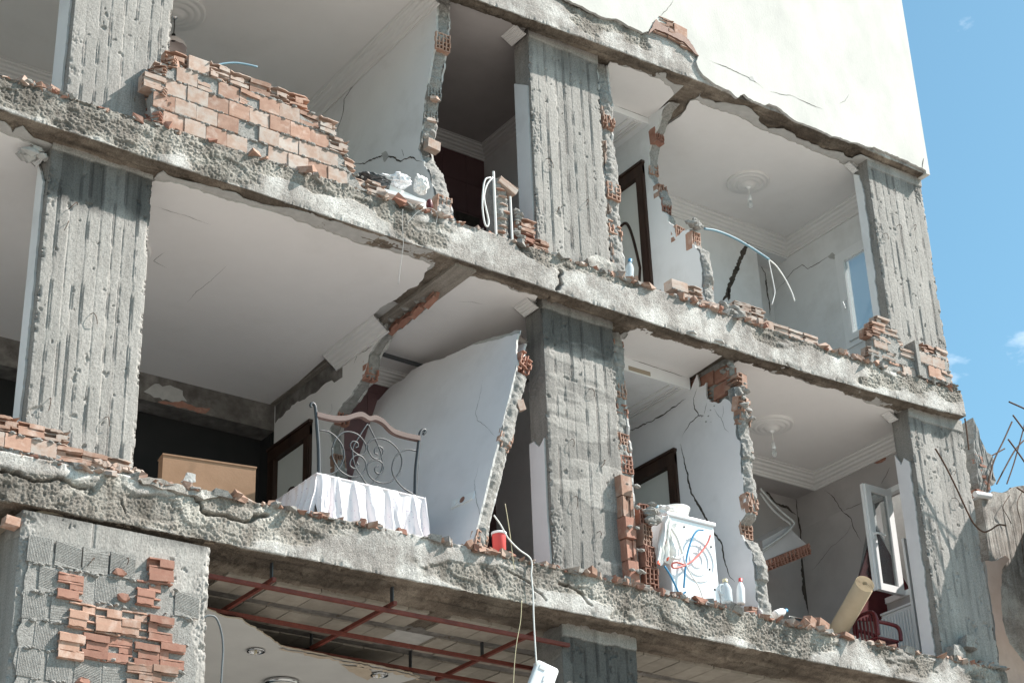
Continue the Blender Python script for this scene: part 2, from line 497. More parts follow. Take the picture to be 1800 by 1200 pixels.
# ------------------------------------------------------------------ concrete beams with broken faces
def beam(name, top, bot, x0, x1, seed, cracks=(), zc=None, smoothness=0.0, dx=.0068):
    xs = np.concatenate([np.arange(x0, -6.0, .06), np.arange(-6.0, x1 + dx, dx)])
    tx, tz = zip(*top); bx, bz = zip(*bot)
    zt = np.polyval(np.polyfit(tx, tz, min(4, len(tx) - 1)), xs); zb = np.polyval(np.polyfit(bx, bz, min(4, len(bx) - 1)), xs)
    q1 = np.stack([xs, xs * 0, xs * 0], -1)
    zt = zt + fbm(q1, 3.5, 5, seed + 1, .6) * .007
    zb = zb + fbm(q1, 5.0, 4, seed + 2) * .003
    ty = np.concatenate([np.linspace(.6, .08, 8), np.linspace(.06, .0, 5)])
    fv = np.linspace(0, 1, 54)[1:]
    by = np.concatenate([np.linspace(0.012, .3, 24), np.linspace(.33, .95, 14)])
    ny = len(ty) + len(fv) + len(by)
    n = len(xs)
    P = np.zeros((n, ny, 3)); N = np.zeros((n, ny, 3)); K = np.zeros(ny, int)
    P[..., 0] = xs[:, None]
    a, b = len(ty), len(ty) + len(fv)
    K[a:b] = 1; K[b:] = 2
    P[:, :a, 1] = ty; P[:, :a, 2] = zt[:, None]; N[:, :a, 2] = 1
    P[:, a:b, 2] = zt[:, None] + (zb - zt)[:, None] * fv; N[:, a:b, 1] = -1
    P[:, b:, 1] = by; N[:, b:, 2] = -1
    bl = sstep(.1, .3, by)
    P[:, b:, 2] = zb[:, None] * (1 - bl) + (zc if zc is not None else zb[:, None]) * bl
    p = P.copy()
    low = fbm(p, 1.6, 3, seed + 3)
    vv = np.zeros((n, ny)); vv[:, a:b] = fv; vv[:, b:] = 1
    patch = fbm(p * np.array([1, 1, 2.4]), 1.5, 4, seed + 4) - smoothness + .95 * (.50 - vv) * (K == 1)[None, :]
    R = sstep(-.18, .18, patch)                      # 1 = stone-rough, 0 = smooth grout skin
    pits = sstep(.30, .55, fbm(p * np.array([1, 1, 1.5]), 4.2, 3, seed + 5)) * R
    wf = worley(p, .0165, seed)
    peb = sstep(.85, .15, wf)
    wf2 = worley(p + 5, .027, seed + 9)
    peb2 = sstep(.75, .2, wf2) * sstep(-.1, .4, fbm(p, 5, 3, seed + 40))
    fine = fbm(p, 60, 3, seed + 6, .7)
    skin = sstep(.03, .0, patch) * .006
    d = low * .004 + fine * .0026 * (.5 + R) + R * (peb * .0065 + peb2 * .0075 - .004) - pits * .012 + skin
    v = np.zeros((n, ny)); v[:, a:b] = fv; v[:, b:] = 1
    # broken top arris and chipped lower arris
    chip = sstep(-.1, .7, fbm(q1, 9, 5, seed + 7, .65))[:, None] * .02
    d_in = np.where(K[None, :] == 1, chip * sstep(.22, .0, v), 0)
    chb = sstep(.15, .7, fbm(q1, 12, 5, seed + 8, .65))[:, None] * .011
    d_in = d_in + np.where(K[None, :] == 1, chb * sstep(.86, 1.0, v), 0)
    dz_in = np.where(K[None, :] == 2, chb * sstep(.05, .0, P[..., 1]), 0)
    plank = np.abs(((P[..., 1] + .03 * fbm(p, .7, 2, seed)) / .13) % 1 - .5)
    dbot = low * .004 + fine * .003 + sstep(.45, .5, plank) * .008 + .010 * sstep(.1, .35, fbm(p, 5, 5, seed + 16, .65)) - .014 * sstep(.3, .6, fbm(p, 6.5, 5, seed + 17, .65))
    D = np.where(K[None, :] == 1, d - d_in, np.where(K[None, :] == 2, dbot - dz_in, d * .8))
    tone = np.ones((n, ny, 3))
    ft = .78 + .36 * (1 - R) + .14 * low - .18 * pits + 5.0 * skin * (1 - R) + R * (.16 * peb - .08) + .05 * fine  # pebble crevices and pits toned darker: painted shade besides darker paste
    tone[:] = ft[..., None]
    tone = tone * (1 + R[..., None] * np.array([.0, -.03, -.085]))
    brown = np.array([.62, .545, .465])
    gm = sstep(-.3, .5, fbm(p * np.array([.5, 2, 1]), 3, 4, seed + 12))[..., None]
    pl = sstep(.44, .5, plank)[..., None]
    stx = fbm(p * np.array([.6, 14, 1]), 1.6, 4, seed + 15)[..., None]
    tone = np.where((K == 2)[None, :, None], brown * (.60 + .40 * gm + .16 * stx) * (1 - .35 * pl), tone)
    strk = sstep(.1, .6, fbm(p * np.array([7, 1, .35]), 2.2, 4, seed + 13))[..., None] * .14
    tone = np.where((K == 1)[None, :, None], tone - strk * 1.2, tone)
    tone = np.where((K == 0)[None, :, None], tone * .9, tone)
    for poly, w, dep in cracks:
        cd = polydist(P[..., 0] + .02 * fbm(p, 14, 2, seed + 20), P[..., 2] + .02 * fbm(p, 14, 2, seed + 21), poly)
        c = sstep(w, w * .2, cd) * np.where(K[None, :] == 0, 0, 1)
        D = D - c * dep
        tone = tone * (1 - .45 * c[..., None])
    # blend normals round the arrises
    Nn = N.copy()
    Nn[:, a - 1] = (0, -.7, .7); Nn[:, b - 1] = (0, -.75, -.66); Nn[:, b] = (0, -.3, -.95)
    P = P + Nn * D[..., None]
    P[..., 0] += fbm(p, 18, 2, seed + 30) * .004
    # closed ends: the skin runs in to a core point
    def cap(i):
        e = P[i].copy(); e[:, 1] = .3; e[:, 2] = (zt[i] + zb[i]) / 2
        return e[None]
    P = np.concatenate([cap(0), P, cap(-1)], 0)
    tone = np.concatenate([tone[:1], tone, tone[-1:]], 0)
    return mk(name, P.reshape(-1, 3), grid_faces(n + 2, ny, True), 'beam_concrete', BLD, smooth=False, tone=tone.reshape(-1, 3))

XL, XR = -8.6, 4.69
B2t = [(XL, 6.0), (XR, 6.0)]
B2b = [(XL, 5.64)] + [(-0.848, 5.56), (0.027, 5.624), (1.144, 5.647), (2.827, 5.678), (3.795, 5.688), (4.683, 5.676)]
B1t = [(XL, 3.02)] + [(-5.79, 2.966), (-5.298, 3.013), (-4.875, 2.986), (-3.929, 3.032), (-2.834, 3.025), (-1.692, 3.014), (-0.375, 2.999), (0.422, 3.034), (0.878, 2.978), (2.741, 2.968), (3.931, 2.998), (4.573, 2.984)]
B1b = [(XL, 2.70)] + [(-5.762, 2.685), (-5.167, 2.707), (-4.792, 2.675), (-4.213, 2.676), (-2.83, 2.623), (-1.76, 2.641), (-0.561, 2.669), (0.845, 2.65), (1.425, 2.615), (2.531, 2.599), (3.867, 2.658), (4.609, 2.704)]
B0t = [(XL, 0.05)] + [(-5.498, -0.042), (-4.479, 0.009), (-3.769, 0.01), (-2.804, 0.037), (-1.855, 0.005), (-0.91, 0.026), (0.252, 0.04), (0.577, -0.045), (1.907, -0.022), (3.797, -0.022), (4.499, -0.021)]
B0b = [(XL, -.40)] + [(-5.463, -0.398), (-4.811, -0.351), (-3.878, -0.344), (-2.801, -0.343), (-1.228, -0.355), (-0.561, -0.351), (0.548, -0.334), (1.864, -0.323), (3.427, -0.337)]
crk1 = [([(-0.563, 2.854), (-0.551, 2.729), (-0.607, 2.644)], .022, .05), ([(2.16, 2.645), (2.259, 2.547)], .012, .03)]
crk0 = [([(-4.02, -0.034), (-3.984, -0.128), (-3.854, -0.155), (-3.623, -0.152), (-3.437, -0.069)], .02, .06), ([(-4.579, -0.196), (-4.564, -0.279)], .012, .03),
        ([(-1.256, -0.102), (-1.135, -0.152), (-1.051, -0.17), (-0.875, -0.284)], .012, .035), ([(-0.733, -0.113), (-0.531, -0.15), (-0.42, -0.254)], .016, .04),
        ([(-5.466, -0.157), (-5.24, -0.188), (-5.038, -0.131), (-4.868, -0.154)], .018, .05)]
beam('concrete_beam', B2t, B2b, XL, XR, 11, zc=5.665, smoothness=.15)
beam('concrete_beam', B1t, B1b, XL, XR, 23, crk1, zc=2.665, smoothness=-.02)
beam('concrete_beam', B0t, B0b, XL, XR, 37, crk0, zc=-.37, smoothness=-.08)

# stub of the next beam past the right corner of each floor (concrete return)
def slab(z0, z1, y0=.9, y1=6.9):
    m = MB(); m.box((XL, y0, z0), (4.66, y1, z1))
    o = m.build('floor_slab', 'undercoat', BLD)
    return o
slab(5.67, 5.99); slab(2.67, 2.99); slab(-.365, -.01)
slab(8.7, 8.95, -.3, 7.2)

# ------------------------------------------------------------------ board-marked columns
def column(name, x0, x1, yf, yb, z0, z1, seed, nb=8, dark_top=.5, band=.11, lean=0.0, x0b=None, x1b=None, fins=.0085, stain_shade=1.0, base=1.0, smear=0.0):
    rs = np.random.RandomState(seed)
    hz = np.arange(z0, z1 + .006, .0095)
    left = np.stack([np.full(24, 0.0), np.linspace(yb, yf, 24)], -1)[:-1]
    nf = int((x1 - x0) / .0058)
    front = np.stack([np.linspace(0, 1, nf), np.full(nf, yf)], -1)
    right = np.stack([np.full(24, 1.0), np.linspace(yf, yb, 24)], -1)[1:]
    per = np.concatenate([left, front, right])
    kind = np.concatenate([np.zeros(len(left)), np.ones(nf), np.full(len(right), 2)]).astype(int)
    n, k = len(hz), len(per)
    tt = (hz - z0) / (z1 - z0)
    xa = (x0b if x0b is not None else x0) * (1 - tt) + x0 * tt
    xb = (x1b if x1b is not None else x1) * (1 - tt) + x1 * tt
    P = np.zeros((n, k, 3)); P[..., 2] = hz[:, None]
    P[..., 0] = xa[:, None] + (xb - xa)[:, None] * per[:, 0]; P[..., 1] = per[:, 1]
    N = np.zeros((n, k, 3)); N[:, kind == 0, 0] = -1; N[:, kind == 1, 1] = -1; N[:, kind == 2, 0] = 1
    p = P.copy()
    W = x1 - x0
    edges = np.concatenate([[0], np.cumsum(rs.uniform(.75, 1.25, nb))]); edges = edges / edges[-1]
    wob = .006 * fbm(np.stack([hz * 0 + seed, hz * 0, hz], -1), 1.5, 3, seed)[:, None]
    u = np.clip(per[None, :, 0] + wob, 0, 1)
    bi = np.clip(np.searchsorted(edges, u.ravel()) - 1, 0, nb - 1).reshape(u.shape)
    off = rs.uniform(-.003, .003, nb)[bi]
    # distance to the nearest board joint, in metres
    dj = np.min(np.abs(u[..., None] - edges[1:-1]), -1) * W
    jid = np.argmin(np.abs(u[..., None] - edges[1:-1]), -1)
    jv = rs.uniform(-.4, 1.0, nb - 1)[jid]
    brk = fbm(np.stack([jid * 7.0 + seed, jid * 0.0, P[..., 2]], -1), 5, 4, seed + 1)
    fin = np.exp(-(dj / .0042) ** 2) * (fins * np.clip(jv + 1.2 * brk, -.9, 1.3))
    groove = np.exp(-((dj - .007) / .0045) ** 2) * -.010 * sstep(-.1, .5, brk + jv * .5)
    fine = fbm(p, 55, 3, seed + 2, .7) * .0012
    low = fbm(p, 2.2, 3, seed + 3) * .002
    hol = sstep(.82, .92, fbm(p, 13, 4, seed + 4, .6)) * -.012
    D = np.where(kind[None, :] == 1, off + fin + groove, 0) + fine + low + hol
    # chipped vertical edges
    de = np.minimum(np.where(kind == 1, per[:, 0] * W, np.where(kind == 0, per[:, 1] - yf, 9)),
                    np.where(kind == 1, (1 - per[:, 0]) * W, np.where(kind == 2, per[:, 1] - yf, 9)))
    ch = sstep(-.1, .8, fbm(p * np.array([.2, .2, 1]), 11, 5, seed + 5, .65)) * .024 + .002
    D = D - ch * sstep(.032, .0, de)[None, :]
    pz = fbm(np.stack([P[..., 0], P[..., 1] * 0, P[..., 2] * 1.0], -1), 9, 3, seed + 8) * .02
    peb = sstep(.85, .15, worley(p, .022, seed)) - .3
    rgh = sstep(.3, .5, fbm(p, 2.6, 4, seed + 6)) * np.where(kind == 1, sstep(.22, .0, np.minimum(per[:, 0], 1 - per[:, 0]) * W), .6)[None, :]
    D = D + rgh * (peb * .012 - .006)
    if band:
        bm_ = sstep(z1 - band - .03, z1 - band - .03 + .008, P[..., 2] + .012 * fbm(p, 6, 2, seed + 7)) * np.where(kind == 1, 1, 0)
        D = np.where(bm_ > 0, D * (1 - bm_) + bm_ * (.010 + fine), D)
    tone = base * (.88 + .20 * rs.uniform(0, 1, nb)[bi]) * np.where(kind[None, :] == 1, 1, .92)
    st = sstep(z1 - dark_top - .10, z1 - dark_top + .05, P[..., 2] + .06 * fbm(p, 3, 3, seed + 9)) * np.clip(rs.uniform(.42, .72, nb)[bi] * stain_shade, 0, .8)  # stained boards at the head, darkened further to deepen the beam's shadow
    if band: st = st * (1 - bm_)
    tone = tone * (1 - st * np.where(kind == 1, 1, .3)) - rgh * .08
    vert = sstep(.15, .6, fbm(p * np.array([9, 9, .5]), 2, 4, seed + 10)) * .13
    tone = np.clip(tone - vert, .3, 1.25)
    if smear:
        sm = sstep(.25, .5, fbm(p * np.array([.8, .8, 3.2]), 1.5, 4, seed + 14)) * np.where(kind == 1, 1, 0)
        D = D + sm * .004
        tone = tone + sm * smear
    P = P + N * D[..., None]
    t3 = np.stack([tone, tone, tone * .985], -1)
    return mk(name, P.reshape(-1, 3), grid_faces(n, k, False), 'column_concrete', BLD, tone=t3.reshape(-1, 3))

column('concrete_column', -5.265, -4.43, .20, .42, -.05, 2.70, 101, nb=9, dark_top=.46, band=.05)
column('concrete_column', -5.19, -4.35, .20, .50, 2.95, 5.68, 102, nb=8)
column('concrete_column', -.635, .165, .20, .45, -.05, 2.70, 103, nb=7, dark_top=.45, base=.74, smear=.28, fins=.006, stain_shade=1.25)
column('concrete_column', -.645, .20, .20, .44, 2.95, 5.68, 104, nb=8, dark_top=.36, stain_shade=.5)
column('concrete_column', 3.935, 4.745, .11, .34, -.05, 2.70, 105, nb=8, dark_top=.25, stain_shade=.6)
column('concrete_column', 3.86, 4.71, .11, .31, 2.95, 5.68, 106, nb=8, dark_top=.22, band=.09, stain_shade=.5)
column('concrete_column', -.575, .21, .22, .60, -3.4, -.33, 107, nb=7, dark_top=1.1, stain_shade=1.2)

# white plaster skins left on the inner (left) faces of the columns
def skin_x(X, pts, mat, thick=.018, seed=0, keep=None, name='plaster_skin', amp=.008):
    return plate(name, rough_line(pts, amp, .03, seed, True, keep), (X, 0, 0), (0, 1, 0), (0, 0, 1), (-1, 0, 0), thick, mat, BLD, 'undercoat')
skin_x(-5.285, [(.29, -.02), (.275, 1.2), (.27, 2.36), (.42, 2.62), (.42, -.02)], 'wall_white', seed=1, keep={3, 4})
skin_x(-5.21, [(.28, 3.0), (.27, 4.2), (.27, 5.6), (.50, 5.6), (.50, 3.0)], 'wall_white', seed=2, keep={2, 3, 4})
skin_x(-.655, [(.25, 0), (.22, .18), (.24, .6), (.235, 1.30), (.31, 1.24), (.38, 1.32), (.45, 1.32), (.45, 0)], 'tile_white', seed=3, keep={0, 1, 2, 5, 6, 7}, name='wall_tile')
skin_x(-.663, [(.24, 3.0), (.235, 4.0), (.235, 4.98), (.44, 5.12), (.44, 3.0)], 'wall_white', seed=4, keep={0, 1, 2, 3, 4})
skin_x(3.915, [(.20, -.02), (.185, .7), (.175, 1.5), (.17, 2.08), (.23, 2.14), (.28, 2.08), (.31, 2.15), (.345, 2.22), (.345, -.02)], 'wall_lilac', seed=5, keep={6, 7, 8})
skin_x(3.84, [(.225, 3.0), (.215, 3.8), (.205, 4.4), (.195, 5.3), (.23, 5.5), (.305, 5.55), (.305, 3.0)], 'wall_white', seed=6, keep={4, 5, 6})
# same face of the lowest middle column
skin_x(-.595, [(.36, -3.2), (.36, -.95), (.45, -.62), (.60, -.6), (.6, -3.2)], 'tile_white', seed=7, keep={2, 3, 4}, name='wall_tile')

# ------------------------------------------------------------------ ceilings: painted plaster torn back from the beams
def ceiling(front, back, z, seed, name='ceiling', under=True, mat='ceiling_paint', grow=.13):
    """front: ragged line (x,y) left to right; back: straight points right to left"""
    pts = rough_line(front, .014, .035, seed) + list(back)
    o = plate(name, pts, (0, 0, z), (1, 0, 0), (0, 1, 0), (0, 0, -1), .014, mat, BLD, 'undercoat')
    if under:
        r = random.Random(seed)
        fr2 = [(x + r.uniform(-.03, .03), y - grow * r.uniform(.2, 1.3)) for x, y in front]
        pts2 = rough_line(fr2, .02, .05, seed + 50) + list(back)
        plate('plaster_undercoat', pts2, (0, 0, z + .0145), (1, 0, 0), (0, 1, 0), (0, 0, -1), .011, 'undercoat', BLD)
    return o
ZA, ZT = 2.638, 5.628
ceiling([(-8.6, .3)] + [(-5.672, 0.218), (-5.588, 0.237), (-5.519, 0.23), (-5.4, 0.255)] + [(-5.28, .3), (-5.28, .42), (-4.42, .42), (-4.42, .3)] + [(-4.396, 0.222), (-4.288, 0.173), (-3.78, 0.186), (-3.49, 0.149), (-3.319, 0.146), (-2.714, 0.197), (-2.451, 0.199), (-2.221, 0.179), (-1.925, 0.165), (-1.829, 0.187), (-1.722, 0.571), (-1.755, 0.64), (-1.775, 1.15)],
        [(-1.62, 3.36), (-8.6, 3.36)], ZA, 3)
ceiling([(-1.396, 1.664), (-1.45, 0.648), (-1.474, 0.224), (-1.42, 0.179), (-1.145, 0.14), (-0.969, 0.189), (-0.708, 0.162)] + [(-.65, .42), (.16, .45)], [(.22, 2.3), (-1.47, 2.3)], ZA, 4)
ceiling([(.40, .45)] + [(0.476, 0.404), (0.419, 0.29), (0.439, 0.171), (0.509, 0.115), (0.627, 0.069), (0.805, 0.093), (0.952, 0.07), (1.197, 0.111), (1.318, 0.119), (1.492, 0.138)], [(1.54, .78), (.4, .78)], ZA, 5)
ceiling([(1.697, 0.182), (1.884, 0.153), (2.186, 0.215), (2.342, 0.164), (2.557, 0.182), (2.779, 0.196), (2.939, 0.144), (3.244, 0.189), (3.525, 0.205), (3.822, 0.199)] + [(3.95, .32), (4.42, .34)], [(4.42, 2.0), (1.65, 2.0)], ZA, 6)
ceiling([(-8.6, .25), (-5.21, .22), (-5.2, .6), (-4.36, .6), (-4.35, .22), (-3.4, .25), (-2.5, .2), (-1.66, .26)], [(-1.66, 3.5), (-8.6, 3.5)], ZT, 7)
ceiling([(-1.52, .16), (-1.1, .14), (-.68, .15), (-.66, .44), (.2, .44)], [(.30, 2.3), (-1.52, 2.3)], ZT, 8, under=False, mat='wall_taupe')  # taupe instead of white paint, the dim bathroom light put into the colour
ceiling([(.40, .3)] + [(0.364, 0.203), (0.507, 0.191), (0.634, 0.167), (0.763, 0.154), (0.86, 0.173), (0.968, 0.151), (1.064, 0.195), (1.134, 0.197), (1.266, 0.292)], [(1.34, .8), (.4, .8)], ZT, 9)
ceiling([(1.579, 0.556), (1.52, 0.384), (1.483, 0.286), (1.519, 0.238), (1.749, 0.262), (2.057, 0.227), (2.507, 0.281), (2.662, 0.272), (2.976, 0.28), (3.428, 0.284), (3.709, 0.308), (3.767, 0.217), (3.939, 0.258)] + [(3.86, .31), (4.42, .31)], [(4.42, 2.05), (1.46, 2.05)], ZT, 10)

# ------------------------------------------------------------------ interior walls
def boxpart(name, a, b, mat, parent=BLD):
    m = MB(); m.box(a, b); return m.build(name, mat, parent)

def wall_x(X, pts, mat, seed, keep, t=.13, name='partition_wall', right=True, amp=.012, right_mat=None):
    """partition across the building: left skin, right skin"""
    line = rough_line(pts, amp, .03, seed, True, keep)
    o = plate(name, line, (X, 0, 0), (0, 1, 0), (0, 0, 1), (-1, 0, 0), .02, mat, BLD, 'undercoat')
    if right:
        r = random.Random(seed + 1)
        l2 = rough_line([(y + (0 if (i in keep or (i - 1) % len(pts) in keep) else r.uniform(-.01, .03)), z) for i, (y, z) in enumerate(pts)], amp, .03, seed + 9, True, keep)
        plate('partition_wall', l2, (X + t, 0, 0), (0, 1, 0), (0, 0, 1), (1, 0, 0), .02, right_mat or mat, BLD, 'undercoat')
    return o

def wall_end(X, t, edge, seed, parent=BLD, mat='mortar', name='broken_wall_core', back=.09, dy=0.0, rough=1.0):
    """stony core showing between the two plaster skins where a wall has torn; edge = [(y,z)...] top to bottom"""
    e = np.array(edge, float)
    L = np.concatenate([[0], np.cumsum(np.hypot(*np.diff(e, axis=0).T))])
    s = np.arange(0, L[-1], .011)
    y, z = np.interp(s, L, e[:, 0]), np.interp(s, L, e[:, 1])
    k = 16
    u = np.linspace(0, 1, k)
    P = np.zeros((len(s), k + 4, 3))
    uu = np.concatenate([[0, 0], u, [1, 1]])
    P[..., 0] = X + .006 + (t - .012) * uu
    P[..., 2] = z[:, None]
    course = np.floor(z / .2 + .37 * seed)
    co = (_h(course.astype(np.int64), course.astype(np.int64) * 0, course.astype(np.int64) * 0, seed) - .5) * .05
    p = P.copy(); p[..., 1] = y[:, None]
    d = co[:, None] + rough * (fbm(p, 5, 3, seed) * .016 + fbm(p, 17, 3, seed + 1) * .010 + np.clip(.7 - worley(p, .045, seed), -.2, .7) * .022)
    P[..., 1] = y[:, None] + dy + .012 - d - .02 * np.sin(np.pi * uu)
    P[:, 0, 1] = P[:, 1, 1] + back; P[:, -1, 1] = P[:, -2, 1] + back
    P[..., 2] += fbm(p, 12, 2, seed + 5) * .006
    return mk(name, P.reshape(-1, 3), grid_faces(len(s), k + 4, False), mat, parent)

# --- hollow clay bricks
BR = {}
def brick_mesh(kind, var, mat):
    key = (kind, var, mat)
    if key in BR: return BR[key]
    r = random.Random(hash((kind, var)) % 9973 if False else (len(kind) * 131 + var * 17 + 5))
    m = MB()
    if kind == 'full':      # fluted face
        L, H, T = .184, .143, .12
        prof = [(.004, 0.0), (.0005, .005)]
        n = 7
        for i in range(1, n):
            prof += [(r.uniform(0, .0007), H * i / n)]
        prof += [(.0005, H - .005), (.004, H)]
        j = [(r.uniform(-.002, .002), r.uniform(-.002, .002)) for _ in prof]
        v = []
        for sx in (-L / 2, L / 2):
            for (y, z), (a, b) in zip(prof, j): v.append((sx + a, y + abs(b) * .5, z))
            v += [(sx, T, H), (sx, T, 0)]
        k = len(prof) + 2
        f = [(i, i + k, (i + 1) % k + k, (i + 1) % k) for i in range(k)] + [tuple(range(k)), tuple(range(2 * k - 1, k - 1, -1))]
        m.add(v, f)
    elif kind == 'comb':    # front shell gone: horizontal webs and ragged shell scraps
        L, H, T = .184, .143, .12
        m.box((-L / 2, .055, .0), (L / 2, T, H))
        zs = [0, .044, .09, .135]
        for wz in zs:
            nseg = 5
            fy = [r.uniform(.0, .045) if r.random() < .6 else r.uniform(0, .012) for _ in range(nseg + 1)] if var < 6 else [r.uniform(.010, .020) for _ in range(nseg + 1)]
            v, f = [], []
            for i in range(nseg + 1):
                x = -L / 2 + L * i / nseg
                v += [(x, fy[i], wz), (x, .057, wz), (x, .057, wz + .009), (x, fy[i] + r.uniform(0, .004), wz + .009)]
            for i in range(nseg):
                a, b = 4 * i, 4 * i + 4
                f += [(a, b, b + 1, a + 1), (a + 3, a + 2, b + 2, b + 3), (a, a + 3, b + 3, b)]
            f += [(0, 1, 2, 3), (4 * nseg + 3, 4 * nseg + 2, 4 * nseg + 1, 4 * nseg)]
            m.add(v, f)
        for c in range(3):
            if var >= 6 or r.random() < .62:
                a = -L / 2 if var >= 6 and r.random() < .8 else r.uniform(-.5, .05) * L if r.random() < .5 else -L / 2
                b = min(L / 2, a + (r.uniform(.35, 1.0) if var < 6 or r.random() < .2 else 1.0) * L)
                up = r.random() < .6
                z0, z1 = zs[c] + .004, zs[c + 1] + .004
                mid = z0 + (z1 - z0) * (r.uniform(.3, .9) if var < 6 else r.uniform(.78, 1.0))
                jg = .01 if var < 6 else .004
                top = [mid + r.uniform(-jg, jg) if up else z1 for _ in range(5)]
                bot = [z0 if up else z0 + (z1 - mid) + r.uniform(-jg, jg) for _ in range(5)]
                v, f = [], []
                dc = 0.001 if var < 6 else r.choice((.001, .006, .012, .018))
                for i in range(5):
                    x = a + (b - a) * i / 4
                    v += [(x, dc, bot[i]), (x, dc + .009, bot[i]), (x, dc + .009, top[i]), (x, dc, top[i])]
                for i in range(4):
                    p, q = 4 * i, 4 * i + 4
                    f += [(p, q, q + 3, p + 3), (p + 3, q + 3, q + 2, p + 2), (p, p + 1, q + 1, q), (p + 1, p + 2, q + 2, q + 1)]
                f += [(0, 3, 2, 1), (16, 17, 18, 19)]
                m.add(v, f)
    elif kind == 'end':     # cell grid seen end-on
        W, H, T = .132, .185, .075
        nx, nz = (3, 4) if var % 2 == 0 else (4, 4)
        w = .010
        xs = np.linspace(-W / 2, W / 2, nx + 1); zs = np.linspace(0, H, nz + 1)
        jig = lambda: r.uniform(-.003, .003)
        dep = lambda: r.uniform(-.006, .008) if var < 4 else r.uniform(-.02, .03)
        for i in range(nx + 1):
            for k in range(nz):
                d0 = dep(); x = xs[i] + jig()
                m.box((x - w / 2, d0, zs[k] - w / 2), (x + w / 2, T, zs[k + 1] + w / 2))
        for k in range(nz + 1):
            for i in range(nx):
                d0 = dep(); z = zs[k] + jig()
                if var >= 4 and r.random() < .25: continue
                m.box((xs[i], d0 + .001, z - w / 2 + .0007), (xs[i + 1], T - .001, z + w / 2 - .0007))
        m.box((-W / 2, T, 0), (W / 2, T + .02, H))
    elif kind == 'shard':
        n = 7
        pts = [(math.cos(2 * math.pi * i / n) * .05 * r.uniform(.5, 1.2), math.sin(2 * math.pi * i / n) * .035 * r.uniform(.5, 1.2)) for i in range(n)]
        h = r.uniform(.01, .035)
        v = [(x, y, 0) for x, y in pts] + [(x * r.uniform(.6, 1), y * r.uniform(.6, 1), h * r.uniform(.6, 1.2)) for x, y in pts]
        f = [tuple(range(n - 1, -1, -1)), tuple(range(n, 2 * n))] + [(i, (i + 1) % n, (i + 1) % n + n, i + n) for i in range(n)]
        m.add(v, f)
    me = bpy.data.meshes.new('brick')
    me.from_pydata(m.v, [], m.f); me.materials.append(MATS[mat]); me.validate()
    BR[key] = me
    return me

def put(kind, var, mat, parent, loc, rot=(0, 0, 0), sc=(1, 1, 1), name='brick'):
    o = bpy.data.objects.new(name, brick_mesh(kind, var, mat))
    C.objects.link(o)
    adopt(o, parent)
    o.location = loc; o.rotation_euler = rot; o.scale = sc
    return o

def inpoly(x, z, poly):
    c = False
    j = len(poly) - 1
    for i in range(len(poly)):
        xi, zi = poly[i]; xj, zj = poly[j]
        if (zi > z) != (zj > z) and x < (xj - xi) * (z - zi) / (zj - zi) + xi: c = not c
        j = i
    return c

def lumps(name, spots, mat, parent, seed, size=.03):
    """mortar lumps"""
    r = random.Random(seed)
    V, F = [], []
    for (x, y, z) in spots:
        s = size * r.uniform(.5, 1.4)
        b = len(V)
        for t in ((1, 0, 0), (-1, 0, 0), (0, 1, 0), (0, -1, 0), (0, 0, 1), (0, 0, -1), (.6, -.6, .5), (-.6, -.6, -.4), (.5, -.7, -.5), (-.5, -.6, .5)):
            k = s * r.uniform(.7, 1.25)
            V.append((x + t[0] * k * 1.3, y + t[1] * k, z + t[2] * k * .8))
        bm = bmesh.new()
        vs_ = [bm.verts.new(v) for v in V[b:]]
        res = bmesh.ops.convex_hull(bm, input=vs_)
        bm.verts.index_update()
        for f in bm.faces: F.append(tuple(b + v.index for v in f.verts))
        bm.free()
    o = mk(name, V, F, mat, parent); o['kind'] = 'stuff'
    return o

def end_bricks(X, t, edge, zlist, seed, parent=BLD, mats=('clay', 'clay_red'), dy=0.0, var=None, rz=0):
    e = sorted([(z, y) for y, z in edge])
    r = random.Random(seed)
    for z in zlist:
        y = float(np.interp(z + .09, [a for a, _ in e], [b for _, b in e]))
        put('end', r.choice((0, 1, 2, 3, 4, 5)) if var is None else var, r.choice(mats), parent, (X + t / 2 + r.uniform(-.006, .006), y - .014 + dy, z),
            (r.uniform(-.08, .08), r.uniform(-.05, .05), rz + r.uniform(-.12, .12)), (max(.7, (t - .015) / .132), 1, r.uniform(.85, 1.0)))

# bits of tie wire still standing out of the board-marked faces
def tie_wires(x0, x1, y, z0, z1, n, seed):
    r = random.Random(seed)
    for _ in range(n):
        x, z = r.uniform(x0 + .08, x1 - .08), r.uniform(z0, z1)
        L = r.uniform(.04, .12); a = r.uniform(-2.4, -.6)
        d = (math.cos(a) * L, math.sin(a) * L)
        m = MB(); m.tube(spline([(x, y + .01, z), (x + d[0] * .3, y - .025, z + d[1] * .2 + .01), (x + d[0] * .7, y - .03, z + d[1] * .6), (x + d[0], y - .012, z + d[1])], 5), .0028, 5)
        m.build('tie_wire', 'rebar', BLD)
tie_wires(-5.25, -4.45, .19, .5, 2.3, 5, 1); tie_wires(-5.18, -4.36, .19, 3.6, 5.5, 3, 2); tie_wires(-.62, .15, .19, .4, 2.1, 5, 3); tie_wires(-.63, .19, .19, 3.5, 5.2, 3, 4)
tie_wires(3.95, 4.72, .10, .5, 2.2, 2, 5); tie_wires(3.88, 4.7, .10, 3.6, 5.3, 3, 6); tie_wires(-5.2, -3.95, -.02, -.7, -.5, 2, 7)

